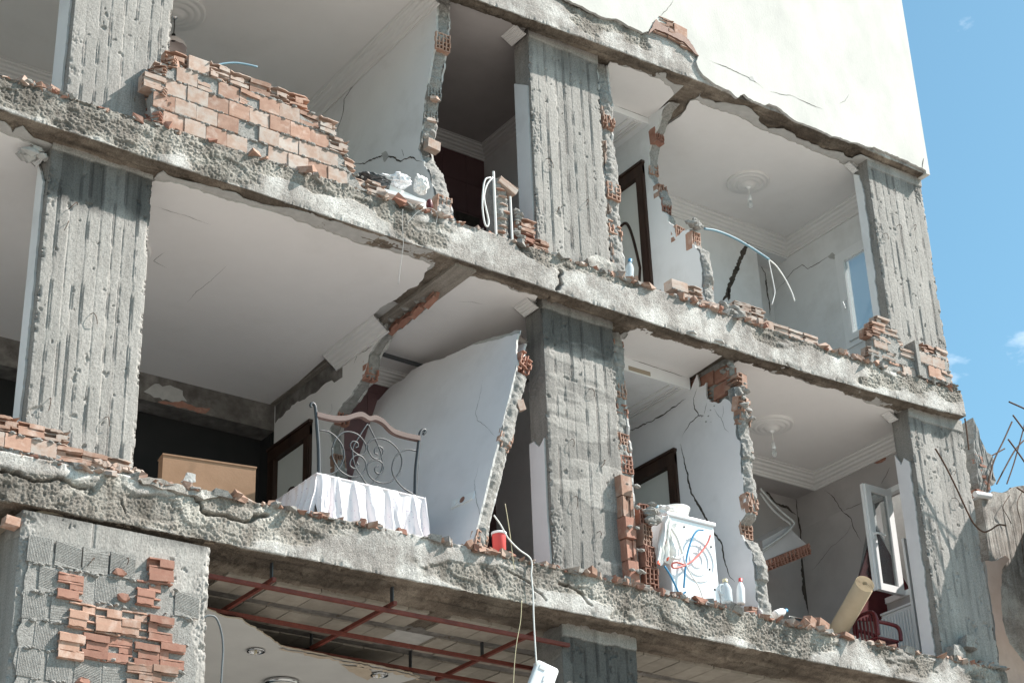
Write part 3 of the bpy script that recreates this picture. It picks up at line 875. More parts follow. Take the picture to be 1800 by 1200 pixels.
# ---------------- cornices, roses
CORN = [(0, -1.0), (.10, -1.0), (.12, -.86), (.2, -.80), (.24, -.66), (.40, -.60), (.46, -.46), (.62, -.40), (.68, -.24), (.84, -.20), (.88, -.08), (1.0, -.06), (1.0, 0)]
def cornice(path, z, side, w=.15, h=.13, name='cornice', parent=BLD):
    """moulding along the wall/ceiling line; side=+1 grows to the left of the path direction"""
    P = [Vector((x, y)) for x, y in path]
    n = len(P)
    V, F = [], []
    for i in range(n):
        d0 = (P[i] - P[i - 1]).normalized() if i > 0 else (P[1] - P[0]).normalized()
        d1 = (P[i + 1] - P[i]).normalized() if i < n - 1 else d0
        n0, n1 = Vector((-d0.y, d0.x)) * side, Vector((-d1.y, d1.x)) * side
        mit = (n0 + n1) / (1 + n0.dot(n1))
        for a, b in CORN:
            q = P[i] + mit * (a * w)
            V.append((q.x, q.y, z + b * h))
    k = len(CORN)
    for i in range(n - 1):
        for j in range(k - 1):
            F.append((i * k + j, (i + 1) * k + j, (i + 1) * k + j + 1, i * k + j + 1))
    F += [tuple(range(k)), tuple(range(n * k - 1, (n - 1) * k - 1, -1))]
    return fix_normals(mk(name, V, F, 'cornice_white', parent))

# ---------------- lower open floor
# partition between the bedroom and the bathroom: what still stands at the back
w1a_edge = [(1.27, 2.638)] + [(1.345, 2.553), (1.562, 2.444), (1.661, 2.254), (1.943, 2.138), (2.147, 2.075), (2.29, 1.928), (2.211, 1.667), (2.134, 1.355)] + [(2.42, 0.0)]
wall_x(-1.6, w1a_edge + [(2.60, 0), (2.60, 2.06), (3.36, 2.06), (3.36, 2.638)], 'ceiling_paint', 31, {len(w1a_edge) - 1, len(w1a_edge), len(w1a_edge) + 1, len(w1a_edge) + 2, len(w1a_edge) + 3})
wall_end(-1.6, .13, w1a_edge, 32, mat='mortar_dark')
end_bricks(-1.6, .13, w1a_edge, [2.22, 1.98, 1.5, 1.2], 33, mats=('clay_red', 'clay'))
boxpart('ceiling_beam', (-8.6, 3.36, 2.36), (-1.6, 3.62, 2.69), 'dark_beam')
plate('plaster_patch', rough_line([(-3.0, 2.44), (-2.85, 2.56), (-2.6, 2.55), (-2.55, 2.45), (-2.8, 2.40)], .02, .04, 5, True), (0, 3.357, 0), (1, 0, 0), (0, 0, 1), (0, -1, 0), .012, 'undercoat', BLD)
plate('plaster_patch', rough_line([(-2.85, 2.37), (-2.6, 2.44), (-2.45, 2.41), (-2.3, 2.44), (-2.35, 2.37)], .012, .04, 6, True), (0, 3.356, 0), (1, 0, 0), (0, 0, 1), (0, -1, 0), .012, 'clay_red', BLD)
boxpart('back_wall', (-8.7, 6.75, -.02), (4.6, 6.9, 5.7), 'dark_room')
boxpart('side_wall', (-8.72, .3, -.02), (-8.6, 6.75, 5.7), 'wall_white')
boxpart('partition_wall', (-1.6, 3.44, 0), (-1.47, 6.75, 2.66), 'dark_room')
boxpart('back_wall', (-8.6, 3.64, 0), (-1.6, 3.75, 2.66), 'dark_room')  # near-black sheet filling the opening, in place of the dark room behind
# raw concrete rib above the missing partition, with its torn plaster edge
m = MB(); m.box((-1.66, .06, 2.622), (-1.44, 3.34, 2.67)); m.build('ceiling_rib', 'rib_concrete', BLD)
lumps('mortar_lump', [(-1.55 + RNG.uniform(-.06, .06), y, 2.62) for y in np.linspace(.7, 1.6, 12)], 'mortar_dark', BLD, 3, .03)
for y in (.62, .85, 1.05, 1.22):
    put('comb', RNG.randrange(6), 'clay_red', BLD, (-1.56, y, 2.625), (math.radians(200), .2, math.radians(90)), (.9, .5, .6))
cornice([(-1.6, 1.22), (-1.6, 2.15)], 2.637, 1, .17, .13)
crack('wall_crack', [(1.513, 2.499), (1.663, 2.5), (1.784, 2.511), (1.845, 2.448)], .012, (-1.6, 0, 0), (0, 1, 0), (0, 0, 1), (-1, 0, 0), BLD, 3, .01)
crack('wall_crack', [(2.244, 2.214), (2.232, 2.138), (2.315, 2.113)], .006, (-1.6, 0, 0), (0, 1, 0), (0, 0, 1), (-1, 0, 0), BLD, 4, .01)
# torn plaster strip along the foot of the rib
plate('plaster_patch', rough_line([(2.05, 2.40), (2.3, 2.46), (2.9, 2.5), (3.34, 2.44), (3.34, 2.637), (2.05, 2.637)], .02, .05, 8, True, {3, 4, 5}), (-1.603, 0, 0), (0, 1, 0), (0, 0, 1), (-1, 0, 0), .01, 'dark_beam', BLD)

# ---------------- doors with dark frames and lozenge mouldings
def door(X, y0, y1, z0, h, fw=.10, swing=0.0, dia=True, leaf_y=None):
    leaf = MB(); leaf.box((X + .02, y0 + fw * .6, z0 + .01), (X + .06, y1 - fw * .6, z0 + h - fw))
    d = leaf.build('door', 'door_white', BLD)
    f = MB()
    f.box((X - .03, y0 - .02, z0), (X + .10, y0 + fw, z0 + h)); f.box((X - .03, y1 - fw, z0), (X + .10, y1 + .02, z0 + h))
    f.box((X - .032, y0 - .02, z0 + h - fw * .9), (X + .102, y1 + .02, z0 + h + .03))
    f.box((X - .045, y0 - .03, z0 + h + .03), (X + .10, y1 + .03, z0 + h + .06))
    f.box((X - .04, y0 + .0, z0), (X - .03, y0 + fw * .4, z0 + h - .1))
    f.build('door_frame', 'wood_dark', d)
    if dia:
        yc, zc, hw, hh = (y0 + y1) / 2, z0 + h * .47, (y1 - y0) * .27, h * .30
        mo = MB()
        prof = []
        for k in range(25):
            a = k / 24
            prof.append((yc + hw * (1 - abs(2 * a - 1)) ** .8, zc + hh * math.cos(math.pi * a)))
        for k in range(25):
            a = k / 24
            prof.append((yc - hw * (1 - abs(2 * a - 1)) ** .8, zc - hh * math.cos(math.pi * a)))
        mo.tube([(X + .017, a, b) for a, b in prof], .017, 6, cap=False)
        mo.build('door_moulding', 'wood_dark', d)
    return d
door(-1.6, 2.62, 3.40, 0, 2.12)

# ---------------- bathroom
def tiled_wall(x0, x1, y, z0, z1, tw, th, mat, seed, missing=()):
    boxpart('wall_backing', (x0, y + .012, z0), (x1, y + .08, z1 + .3), 'grout')
    r = random.Random(seed)
    nz = int((z1 - z0) / th + .99); nx = int((x1 - x0) / tw + .99)
    w = MB(); w.box((0, 0, 0), (tw - .004, .012, th - .004))
    proto = None
    for i in range(nx):
        for k in range(nz):
            if (i, k) in missing: continue
            if proto is None:
                proto = w.build('tile', mat, BLD); o = proto
            else:
                o = bpy.data.objects.new('tile', proto.data); C.objects.link(o); adopt(o, BLD)
            o.location = (x0 + i * tw, y + r.uniform(-.002, .002), z0 + k * th)
            o.rotation_euler = (0, 0, r.uniform(-.004, .004))
tiled_wall(-1.47, .22, 2.22, 1.1, 2.45, .25, .33, 'tile_maroon', 1)
boxpart('back_wall', (-1.47, 2.24, 0), (.3, 2.32, 1.1), 'tile_maroon')
boxpart('back_wall', (-1.47, 2.226, 2.45), (.3, 2.30, 2.66), 'wall_white')
cornice([(.2, 2.22), (-1.47, 2.22)], 2.637, 1, .14, .12)
m = MB(); m.tube([(-1.45, 1.70, 2.55), (.15, 1.72, 2.53)], .022, 8); m.build('drain_pipe', 'iron_paint', BLD)
# partition between bathroom and hall, seen end-on beside the middle column
w2a = [(.36, 2.64), (.34, 2.3), (.36, 1.9), (.33, 1.4), (.35, .9), (.32, .4), (.34, 0)]
wall_x(.235, w2a + [(3.5, 0), (3.5, 2.64)], 'wall_white', 41, {6, 7, 8, 9}, t=.17)
wall_end(.235, .17, w2a, 42, mat='mortar_dark')
end_bricks(.235, .17, w2a, [2.38, 1.98, 1.78, 1.44, 1.22], 43, mats=('clay_red', 'clay_red', 'clay'))

# ---------------- hall
def hall(X, z, zs, yf, x0):
    boxpart('hall_soffit', (x0, yf, z + zs), (X, 3.5, z + 2.66), 'wall_white')
    for k, dx in enumerate((.10, .14, .18, .26)):
        boxpart('soffit_moulding', (X - dx, yf + .02, z + zs - .012), (X - dx + .018, 3.4, z + zs), 'cornice_white')
    boxpart('back_wall', (x0, 3.5, z), (X + .1, 3.6, z + 2.66), 'wall_white')
hall(1.52, 0, 2.50, .70, .40)
hall(1.31, 3.0, 2.545, .755, .40)
boxpart('soffit_stain', (.75, .6985, 2.515), (1.02, .70, 2.56), 'plank')
crack('ceiling_crack', [(0.767, 2.64), (1.075, 2.629), (1.511, 2.619)], .008, (0, .70, 0), (1, 0, 0), (0, 0, 1), (0, -1, 0), BLD, 9, .004)
crack('ceiling_crack', [(0.855, 5.611), (1.081, 5.617), (1.326, 5.621)], .006, (0, .755, 0), (1, 0, 0), (0, 0, 1), (0, -1, 0), BLD, 10, .003)

# partition between hall and right-hand room, lower floor
w3a = [(0.701, 2.628), (0.591, 2.618), (0.582, 2.48), (0.472, 2.483), (0.486, 2.379), (0.442, 2.264), (0.334, 2.202), (0.234, 2.215), (0.175, 2.167), (0.125, 2.064), (0.133, 1.938), (0.133, 1.821), (0.091, 1.723), (0.096, 1.564), (0.101, 1.354), (0.091, 1.091), (0.103, 1), (0.216, 0.916), (0.203, 0.834), (0.079, 0.617), (0.068, 0.477), (0.082, 0.16)] + [(-.02, 0.0)]
w3a = [(.70, 2.50)] + w3a[1:]
w3a = [(max(y, .03), z) for y, z in w3a]
n3 = len(w3a)
wall_x(1.52, w3a + [(1.0, 0), (1.0, 1.92), (1.8, 1.92), (1.8, 0), (3.5, 0), (3.5, 2.50)], 'wall_lilac', 51, set(range(n3 - 1, n3 + 6)) | {0}, right=False)
w3a_end = [(0.079, 2.283), (0.088, 2.156), (0.08, 2.034), (0.084, 1.889), (0.073, 1.739), (0.081, 1.558), (0.086, 1.348), (0.083, 1.088), (0.088, 0.995), (0.201, 0.911), (0.188, 0.829), (0.072, 0.614), (0.053, 0.473), (0.068, 0.156)] + [(.03, 0.0)]
wall_end(1.52, .15, w3a_end, 52)
end_bricks(1.52, .15, w3a_end, [1.90, 1.02, .80], 53, mats=('clay', 'clay_red'), var=None)
put('comb', 2, 'clay', BLD, (1.60, .05, 2.02), (.2, 0, .3), (.75, 1, 1)); put('comb', 4, 'clay_pale', BLD, (1.59, .06, 1.62), (-.2, 0, -.2), (.7, .8, .8))
lumps('mortar_lump', [(1.6 + RNG.uniform(-.05, .05), .02, z) for z in np.linspace(1.95, 2.3, 10)], 'mortar', BLD, 5, .03)
# hole in the head of that wall: bare bricks inside
boxpart('wall_core', (1.585, .2, 2.0), (1.65, 1.2, 2.66), 'mortar_dark')
for (y, z, k, mt) in ((.30, 2.44, 'full', 'clay_red'), (.50, 2.46, 'full', 'clay_red'), (.70, 2.50, 'comb', 'clay_red'), (.34, 2.28, 'full', 'clay_red'), (.56, 2.29, 'comb', 'clay'), (.45, 2.14, 'comb', 'clay_red'), (.16, 2.3, 'comb', 'clay')):
    put(k, RNG.randrange(6), mt, BLD, (1.55, y, z), (RNG.uniform(-.15, .15), 0, math.radians(-90) + RNG.uniform(-.1, .1)))
lumps('mortar_lump', [(1.56, RNG.uniform(.3, .62), RNG.uniform(2.05, 2.2)) for _ in range(14)], 'mortar_dark', BLD, 6, .035)
lumps('mortar_lump', [(1.55, RNG.uniform(.1, .3), RNG.uniform(2.5, 2.62)) for _ in range(8)], 'mortar_dark', BLD, 7, .03)
fr = ((1.52, 0, 0), (0, 1, 0), (0, 0, 1), (-1, 0, 0))
crack('wall_crack', [(0.775, 2.436), (1.047, 2.411), (1.269, 2.4), (1.537, 2.419), (1.699, 2.445)], .02, *fr, BLD, 11, .012)
crack('wall_crack', [(0.6, 2.475), (0.669, 2.393), (0.666, 2.282), (0.618, 2.19), (0.757, 2.155), (0.832, 2.106), (0.879, 2.064)], .016, *fr, BLD, 12, .012)
crack('wall_crack', [(0.538, 2.158), (0.634, 2.197)], .012, *fr, BLD, 13, .008)
crack('wall_crack', [(0.912, 2.004), (0.875, 1.81), (0.83, 1.556), (0.81, 1.444), (0.714, 1.282), (0.628, 1.114), (0.544, 0.949), (0.462, 0.838), (0.447, 0.71), (0.412, 0.56), (0.377, 0.467), (0.33, 0.414)], .034, *fr, BLD, 14, .012)
crack('wall_crack', [(0.387, 2.17), (0.306, 2.036), (0.259, 1.899), (0.203, 1.836)], .005, *fr, BLD, 15, .01)
crack('wall_crack', [(0.266, 2.157), (0.268, 2.08), (0.299, 2.033)], .005, *fr, BLD, 16, .01)
crack('wall_crack', [(0.482, 2.274), (0.515, 2.209), (0.537, 2.17)], .006, *fr, BLD, 17, .01)
door(1.52, 1.0, 1.80, 0, 1.92)
m = MB(); m.box((1.508, .50, .36), (1.52, .58, .44)); m.lathe([(0.022, .0), (.022, .006), (.016, .006), (.015, .001)], 16, Matrix.Translation((1.508, .54, .40)) @ Matrix.Rotation(-math.pi / 2, 4, 'Y'))
so = m.build('wall_socket', 'pvc_white', BLD)

# right-hand room, lower floor
boxpart('back_wall', (1.65, 2.28, 0), (4.6, 2.40, 2.66), 'wall_taupe')
boxpart('ceiling_beam', (1.65, 1.95, 2.52), (4.42, 2.28, 2.655), 'wall_taupe')
cornice([(4.40, .34), (4.40, 1.97), (1.66, 1.97)], 2.637, 1, .19, .13)
def right_wall(z0, wy0, wy1, wz0, wz1, mat, X=4.40):
    boxpart('outer_wall', (X, .34, z0), (X + .2, 2.4, wz0), mat); boxpart('outer_wall', (X, .34, wz1), (X + .2, 2.4, z0 + 2.66), mat)
    boxpart('outer_wall', (X, wy1, wz0), (X + .2, 2.4, wz1), mat)
    if wy0 > .35: boxpart('outer_wall', (X, .34, wz0), (X + .2, wy0, wz1), mat)
right_wall(0, .56, 1.24, .95, 2.15, 'wall_taupe')
fr = ((4.40, 0, 0), (0, 1, 0), (0, 0, 1), (-1, 0, 0))
crack('wall_crack', [(1.823, 2.46), (1.731, 2.373), (1.655, 2.246), (1.609, 2.15), (1.485, 2.008), (1.463, 1.883), (1.381, 1.713)], .014, *fr, BLD, 21, .01)
crack('wall_crack', [(1.593, 2.144), (1.438, 2.136), (1.293, 2.137)], .008, *fr, BLD, 22, .006)
crack('wall_crack', [(1.467, 1.963), (1.566, 1.885), (1.751, 1.817), (1.841, 1.801), (1.986, 1.717), (2.178, 1.628)], .006, *fr, BLD, 23, .008)
crack('wall_crack', [(0.847, 2.382), (0.947, 2.288), (1.015, 2.234)], .008, *fr, BLD, 24, .006)
crack('wall_crack', [(2.242, 2.569), (1.891, 2.599), (1.535, 2.604), (1.188, 2.602)], .018, *fr, BLD, 25, .012)
plate('plaster_loss', rough_line([(1.182, 2.64), (0.966, 2.658), (0.854, 2.581), (0.897, 2.479), (1.022, 2.48), (1.112, 2.547)], .01, .03, 9, True), (4.403, 0, 0), (0, 1, 0), (0, 0, 1), (-1, 0, 0), .01, 'clay_red', BLD, front=.008)
crack('wall_crack', [(2.271, 2.55), (2.273, 2.292), (2.26, 2.018), (2.242, 1.779)], .03, *fr, BLD, 26, .012)
crack('wall_crack', [(4.386, 1.857), (4.396, 1.693), (4.383, 1.428), (4.417, 1.143)], .11, (0, 2.28, 0), (1, 0, 0), (0, 0, 1), (0, -1, 0), BLD, 27, .012)
crack('wall_crack', [(3.866, 2.591), (3.997, 2.497), (4.095, 2.403), (4.264, 2.39), (4.384, 2.327)], .05, (0, 2.28, 0), (1, 0, 0), (0, 0, 1), (0, -1, 0), BLD, 28, .015)
crack('wall_crack', [(3.876, 2.675), (4.092, 2.695), (4.368, 2.7)], .02, (0, 2.28, 0), (1, 0, 0), (0, 0, 1), (0, -1, 0), BLD, 29, .012)

# ---------------- upper floor
w1t = [(.25, 5.628)] + [(0.27, 5.197), (0.364, 4.93), (0.5, 4.5), (0.575, 4.166), (0.605, 4.108), (0.514, 3.885), (0.45, 3.777), (0.362, 3.532), (0.253, 3.185)] + [(.25, 3.0)]
n1 = len(w1t)
wall_x(-1.67, w1t + [(3.5, 3.0), (3.5, 5.628)], 'wall_white', 61, set(range(n1 - 1, n1 + 3)), t=.16, right_mat='tile_maroon')
wall_end(-1.67, .16, w1t, 62)
end_bricks(-1.67, .16, w1t, [5.05, 3.30], 63, mats=('clay', 'clay'))
for z in (4.70, 4.50, 4.25):
    y = float(np.interp(-z, [-b for a, b in w1t], [a for a, b in w1t]))
    put('end', RNG.randrange(4), 'mortar', BLD, (-1.59, y - .004, z - .1), (0, 0, 0), (1.05, 1, .8))
    put('shard', RNG.randrange(6), 'clay_pale', BLD, (-1.59, y - .01, z - .13), (0, 0, 0), (1.2, 1, 1))
put('full', 2, 'clay_pale', BLD, (-1.59, .46, 4.06), (0, .1, 0), (.72, .7, .7)); put('comb', 1, 'clay_pale', BLD, (-1.58, .22, 3.12), (0, math.pi / 2, 0), (.8, 1, .8))
cornice([(-1.67, .20), (-1.67, 3.5), (-8.6, 3.5)], 5.627, 1, .16, .13)
boxpart('back_wall', (-8.6, 3.5, 3.0), (-1.67, 3.6, 5.66), 'wall_white')
fr = ((-1.67, 0, 0), (0, 1, 0), (0, 0, 1), (-1, 0, 0))
crack('wall_crack', [(1.772, 4.57), (1.558, 4.467), (1.402, 4.433), (1.196, 4.365), (1.045, 4.263), (0.897, 4.131), (0.731, 4.09), (0.607, 3.979), (0.541, 3.931)], .022, *fr, BLD, 31, .012)
crack('wall_crack', [(0.885, 4.263), (0.847, 4.16)], .010, *fr, BLD, 32, .006)
crack('wall_crack', [(1.874, 5.745), (1.76, 5.504), (1.947, 5.442), (1.967, 5.282), (2.065, 5.168), (2.051, 5.003)], .014, *fr, BLD, 33, .010)
plate('plaster_loss', rough_line([(1.237, 4.407), (1.155, 4.387), (1.105, 4.308), (1.186, 4.283)], .006, .02, 12, True), (-1.67, 0, 0), (0, 1, 0), (0, 0, 1), (-1, 0, 0), .006, 'undercoat', BLD, front=.004)
tiled_wall(-1.51, .27, 2.22, 3.0, 5.38, .30, .36, 'tile_maroon', 2, missing={(3, 4), (2, 3)})
boxpart('back_wall', (-1.51, 2.226, 5.38), (.3, 2.30, 5.66), 'wall_white')
w2t_wall = boxpart('partition_wall', (.24, .44, 3.0), (.28, 2.3, 5.64), 'tile_maroon')
cornice([(.24, .5), (.24, 2.22), (-1.51, 2.22)], 5.627, 1, .14, .12)
boxpart('dark_void_patch', (-.35, 2.19, 4.55), (.12, 2.205, 4.75), 'gap_shade')  # dark plate on the tiles standing in for a hole's shaded depth
# end-on wall beside the upper middle column
w2t = [(.27, 5.64), (.25, 5.2), (.26, 4.7), (.23, 4.2), (.25, 3.7), (.22, 3.3), (.24, 3.0)]
wall_x(.225, w2t + [(3.5, 3.0), (3.5, 5.64)], 'wall_white', 71, {6, 7, 8, 9}, t=.17)
wall_end(.225, .17, w2t, 72)
end_bricks(.225, .17, w2t, [4.02, 3.60], 73, mats=('clay', 'clay'), dy=-.01)
put('end', 5, 'clay', BLD, (.31, .215, 4.84), (0, 0, 0), (1.05, 1, .7))
for z in (5.0, 4.6, 4.45, 3.9, 3.45, 3.3):
    put('comb', RNG.randrange(6), 'clay_pale', BLD, (.225, .21, z), (0, math.pi / 2, 0), (.7, .8, .25))
w3t = [(0.415, 5.66), (0.504, 5.605), (0.546, 5.559), (0.603, 5.464), (0.675, 5.399), (0.763, 5.279), (0.802, 5.174), (0.832, 4.981), (0.773, 4.846), (0.712, 4.724), (0.665, 4.57), (0.67, 4.451), (0.597, 4.373), (0.574, 4.261), (0.498, 4.15), (0.492, 4.048), (0.375, 4.068), (0.283, 4.035), (0.281, 3.91), (0.182, 3.738), (0.167, 3.577), (0.168, 3.438), (0.188, 3.34)] + [(.12, 3.0)]
w3t[0] = (w3t[0][0], 5.628)
nT = len(w3t)
wall_x(1.31, w3t + [(.90, 3.0), (.90, 5.10), (1.7, 5.10), (1.7, 3.0), (3.5, 3.0), (3.5, 5.628)], 'wall_white', 81, set(range(nT - 1, nT + 6)), right=False)
e1 = w3t[:15]
wall_end(1.31, .13, e1, 82)
end_bricks(1.31, .13, e1, [5.30, 4.98], 83)
for z in (4.60, 4.42, 4.02): end_bricks(1.31, .13, e1, [z], int(z * 100), dy=.01)
e2 = w3t[17:]
wall_end(1.31, .13, e2, 84, dy=-.01)
end_bricks(1.31, .13, e2, [3.82, 3.30], 85)
lumps('mortar_lump', [(1.375 + RNG.uniform(-.05, .05), e2[0][0] + RNG.uniform(-.05, .03), 4.12 + RNG.uniform(-.06, .05)) for _ in range(14)], 'mortar', BLD, 8, .04)
door(1.31, .90, 1.70, 3.0, 2.10)
boxpart('back_wall', (1.44, 1.97, 3.0), (3.90, 2.28, 5.64), 'wall_white')
boxpart('back_wall', (3.90, 2.28, 3.0), (4.6, 2.40, 5.64), 'wall_white')
boxpart('ceiling_beam', (3.90, 1.97, 5.46), (4.42, 2.28, 5.645), 'wall_white')
cornice([(4.40, .32), (4.40, 1.97), (1.44, 1.97)], 5.627, 1, .17, .15)
right_wall(3.0, .56, 1.22, 3.93, 5.13, 'wall_white')
fb = ((0, 1.97, 0), (1, 0, 0), (0, 0, 1), (0, -1, 0))
crack('wall_crack', [(3.814, 5.565), (3.701, 5.362), (3.575, 5.112), (3.44, 4.848), (3.33, 4.64), (3.257, 4.524)], .085, *fb, BLD, 41, .016)
crack('wall_crack', [(3.398, 4.784), (3.376, 4.595)], .06, *fb, BLD, 42, .012)
crack('wall_crack', [(3.804, 5.485), (3.766, 5.534), (3.745, 5.574)], .03, *fb, BLD, 43, .01)
crack('wall_crack', [(4.236, 5.484), (4.315, 5.392), (4.312, 5.16), (4.329, 5.011), (4.312, 4.817)], .035, (0, 2.28, 0), (1, 0, 0), (0, 0, 1), (0, -1, 0), BLD, 44, .012)
fr = ((4.40, 0, 0), (0, 1, 0), (0, 0, 1), (-1, 0, 0))
crack('wall_crack', [(2.293, 5.115), (2.107, 5.18), (1.898, 5.272), (1.753, 5.278), (1.672, 5.179), (1.485, 5.171), (1.343, 5.178), (1.255, 5.15)], .010, *fr, BLD, 45, .008)
plate('plaster_loss', rough_line([(1.343, 5.178), (1.266, 5.2), (1.212, 5.129), (1.253, 5.104)], .006, .02, 13, True), (4.40, 0, 0), (0, 1, 0), (0, 0, 1), (-1, 0, 0), .006, 'undercoat', BLD, front=.004)

# plaster ceiling chunks broken at the column heads
def chunk(name, pts, org, u, v, nrm, thick, mat, seed):
    return plate(name, rough_line(pts, .012, .03, seed, True), org, u, v, nrm, thick, mat, BLD, 'undercoat')
cornice([(-5.29, .26), (-5.29, .42)], 2.636, 1, .13, .07)
cornice([(-.655, .22), (-.655, .44)], 2.636, 1, .13, .07)
cornice([(-.67, .2), (-.67, .44)], 5.626, 1, .13, .07)
cornice([(3.84, .22), (3.84, .31)], 5.626, 1, .13, .07)
cornice([(3.91, .22), (3.91, .34)], 2.636, 1, .13, .07)
lumps('mortar_lump', [(-5.30 + RNG.uniform(-.12, .02), .26 + RNG.uniform(-.03, .1), 2.58 + RNG.uniform(-.03, .03)) for _ in range(10)], 'undercoat', BLD, 9, .05)

# ---------------- ceiling roses and hanging bulbs
def rose(x, y, z, R, lamp, parent=BLD):
    prof = [(R, 0), (R, -.012), (R * .94, -.018), (R * .86, -.012), (R * .80, -.018), (R * .74, -.026), (R * .66, -.020), (R * .60, -.020), (R * .52, -.034), (R * .44, -.026), (R * .36, -.026), (R * .26, -.042), (R * .18, -.046), (.001, -.046)]
    m = MB(); m.lathe([(r, zz * 1.7) for r, zz in prof], 48, Matrix.Translation((x, y, z)))
    return m.build('ceiling_rose', 'cornice_white', parent, smooth=True)
rose(-3.62, 1.79, ZT, .29, 0); rose(3.04, 1.13, ZT, .235, 0); rose(2.97, 1.11, ZA, .235, 0); rose(-4.17, 1.35, ZA, .25, 0)
def pendant(x, y, z, drop, label, shade=False):
    t = empty('pendant_lamp', (x, y, z - .05), label, 'lamp')
    m = MB(); m.lathe([(.001, 0), (.038, -.002), (.036, -.02), (.018, -.05), (.012, -.052), (.001, -.052)], 20, Matrix.Translation((x, y, z - .046)))
    m.build('canopy', 'chrome' if shade else 'pvc_white', t, True)
    c = MB(); c.tube([(x, y, z - .09), (x + .004, y, z - .09 - drop * .5), (x, y, z - .09 - drop)], .005, 6); c.build('cord', 'black_rubber' if shade else 'white_cable', t)
    zz = z - .09 - drop
    h = MB(); h.lathe([(.001, .012), (.018, .01), (.02, -.03), (.024, -.035), (.024, -.06), (.001, -.06)], 16, Matrix.Translation((x, y, zz)))
    h.build('bulb_holder', 'black_rubber' if shade else 'pvc_white', t, True)
    if shade:
        s = MB()
        pr = [(.03, -.04), (.06, -.05), (.10, -.08), (.125, -.12), (.135, -.16)]
        n = 40; V = []; F = []
        for i, (r, b) in enumerate(pr):
            for k in range(n):
                a = 2 * math.pi * k / n
                rr = r * (1 + (.07 if i == 4 else 0.0) * math.cos(8 * a)); V.append((x + rr * math.cos(a), y + rr * math.sin(a), zz + b - (.012 * math.cos(8 * a) if i == 4 else 0)))
        for i in range(4):
            for k in range(n): F.append((i * n + k, i * n + (k + 1) % n, (i + 1) * n + (k + 1) % n, (i + 1) * n + k))
        s.add(V, F); s.build('lamp_shade', 'shade_glass', t, True)
    else:
        b = MB(); b.lathe([(.013, -.06), (.016, -.075), (.028, -.10), (.031, -.118), (.026, -.138), (.012, -.15), (.001, -.152)], 18, Matrix.Translation((x, y, zz)))
        b.build('bulb', 'bulb_glass', t, True)
    return t
pendant(-3.62, 1.79, ZT, .19, 'pendant lamp with scalloped pinkish glass shade behind the upper left column', True)
pendant(3.04, 1.13, ZT, .10, 'bare bulb on a short white cord in the upper right room')
pendant(2.97, 1.11, ZA, .13, 'bare clear bulb hanging in the lower right room above the rolled lino')

# ---------------- windows in the outer right wall
def frame_rect(m, X, y0, y1, z0, z1, w, d0, d1):
    m.box((X + d0, y0, z0), (X + d1, y1, z0 + w)); m.box((X + d0, y0, z1 - w), (X + d1, y1, z1))
    m.box((X + d0, y0, z0 + w), (X + d1, y0 + w, z1 - w)); m.box((X + d0, y1 - w, z0 + w), (X + d1, y1, z1 - w))
m = MB(); frame_rect(m, 4.40, .57, 1.22, 3.93, 5.13, .06, -.02, .05)
wt = m.build('window', 'pvc_white', BLD)
m = MB(); frame_rect(m, 4.40, .63, 1.155, 3.995, 5.065, .075, -.045, .02); m.build('window_sash', 'pvc_white', wt)
m = MB(); m.box((4.385, .70, 4.06), (4.393, 1.085, 4.99)); m.build('pane', 'window_glass_pale', wt)
m = MB(); m.box((4.33, 1.105, 4.42), (4.36, 1.13, 4.49)); m.tube(spline([(4.33, 1.117, 4.46), (4.30, 1.115, 4.455), (4.295, 1.10, 4.41), (4.295, 1.09, 4.36)]), .011, 8); m.build('window_handle', 'pvc_white', wt)
m = MB(); frame_rect(m, 0, 0, .42, 0, .95, .06, 0, .05); os_ = m.build('outer_sash', 'iron_paint', wt); os_.matrix_basis = Matrix.Translation((4.75, .55, 3.95)) @ Matrix.Rotation(math.radians(-70), 4, 'Z')
m = MB(); frame_rect(m, 4.40, .57, 1.24, .95, 2.15, .06, -.02, .05)
wa = m.build('window', 'pvc_white', BLD)
m = MB()   # casement swung into the room
Xs0, Xs1, ys = 3.99, 4.37, .86
m.box((Xs0, ys, .955), (Xs1, ys + .05, 1.03)); m.box((Xs0, ys, 2.035), (Xs1, ys + .05, 2.11)); m.box((Xs0, ys, 1.03), (Xs0 + .075, ys + .05, 2.035)); m.box((Xs1 - .075, ys, 1.03), (Xs1, ys + .05, 2.035))
m.box((Xs0 - .015, ys + .02, .95), (Xs0, ys + .06, 2.115))
m.build('window_sash', 'pvc_white', wa)
m = MB(); m.box((Xs0 + .07, ys + .02, 1.025), (Xs1 - .07, ys + .03, 2.04)); m.build('pane', 'window_glass', wa)
m = MB(); m.box((Xs0 + .02, ys - .012, 1.50), (Xs0 + .05, ys, 1.58)); m.tube(spline([(Xs0 + .035, ys, 1.55), (Xs0 + .035, ys - .04, 1.55), (Xs0 + .07, ys - .05, 1.548), (Xs0 + .15, ys - .045, 1.54)]), .012, 8); m.build('window_handle', 'pvc_white', wa)

# unseen floor sheets set back from the edge, added to steer bounced light
for (a, b, z, mt) in ((-8.6, -1.62, 0, 'floor_light'), (-1.45, .23, 0, 'floor_dark'), (.4, 1.5, 0, 'floor_mid'), (1.66, 4.38, 0, 'floor_light'), (-8.6, -1.68, 3.0, 'floor_mid'), (-1.5, .22, 3.0, 'floor_dark'), (.4, 1.3, 3.0, 'floor_mid'), (1.45, 4.38, 3.0, 'floor_light')):
    boxpart('bounce_floor', (a, .5, z - .01), (b, 6.7, z + .014), mt)

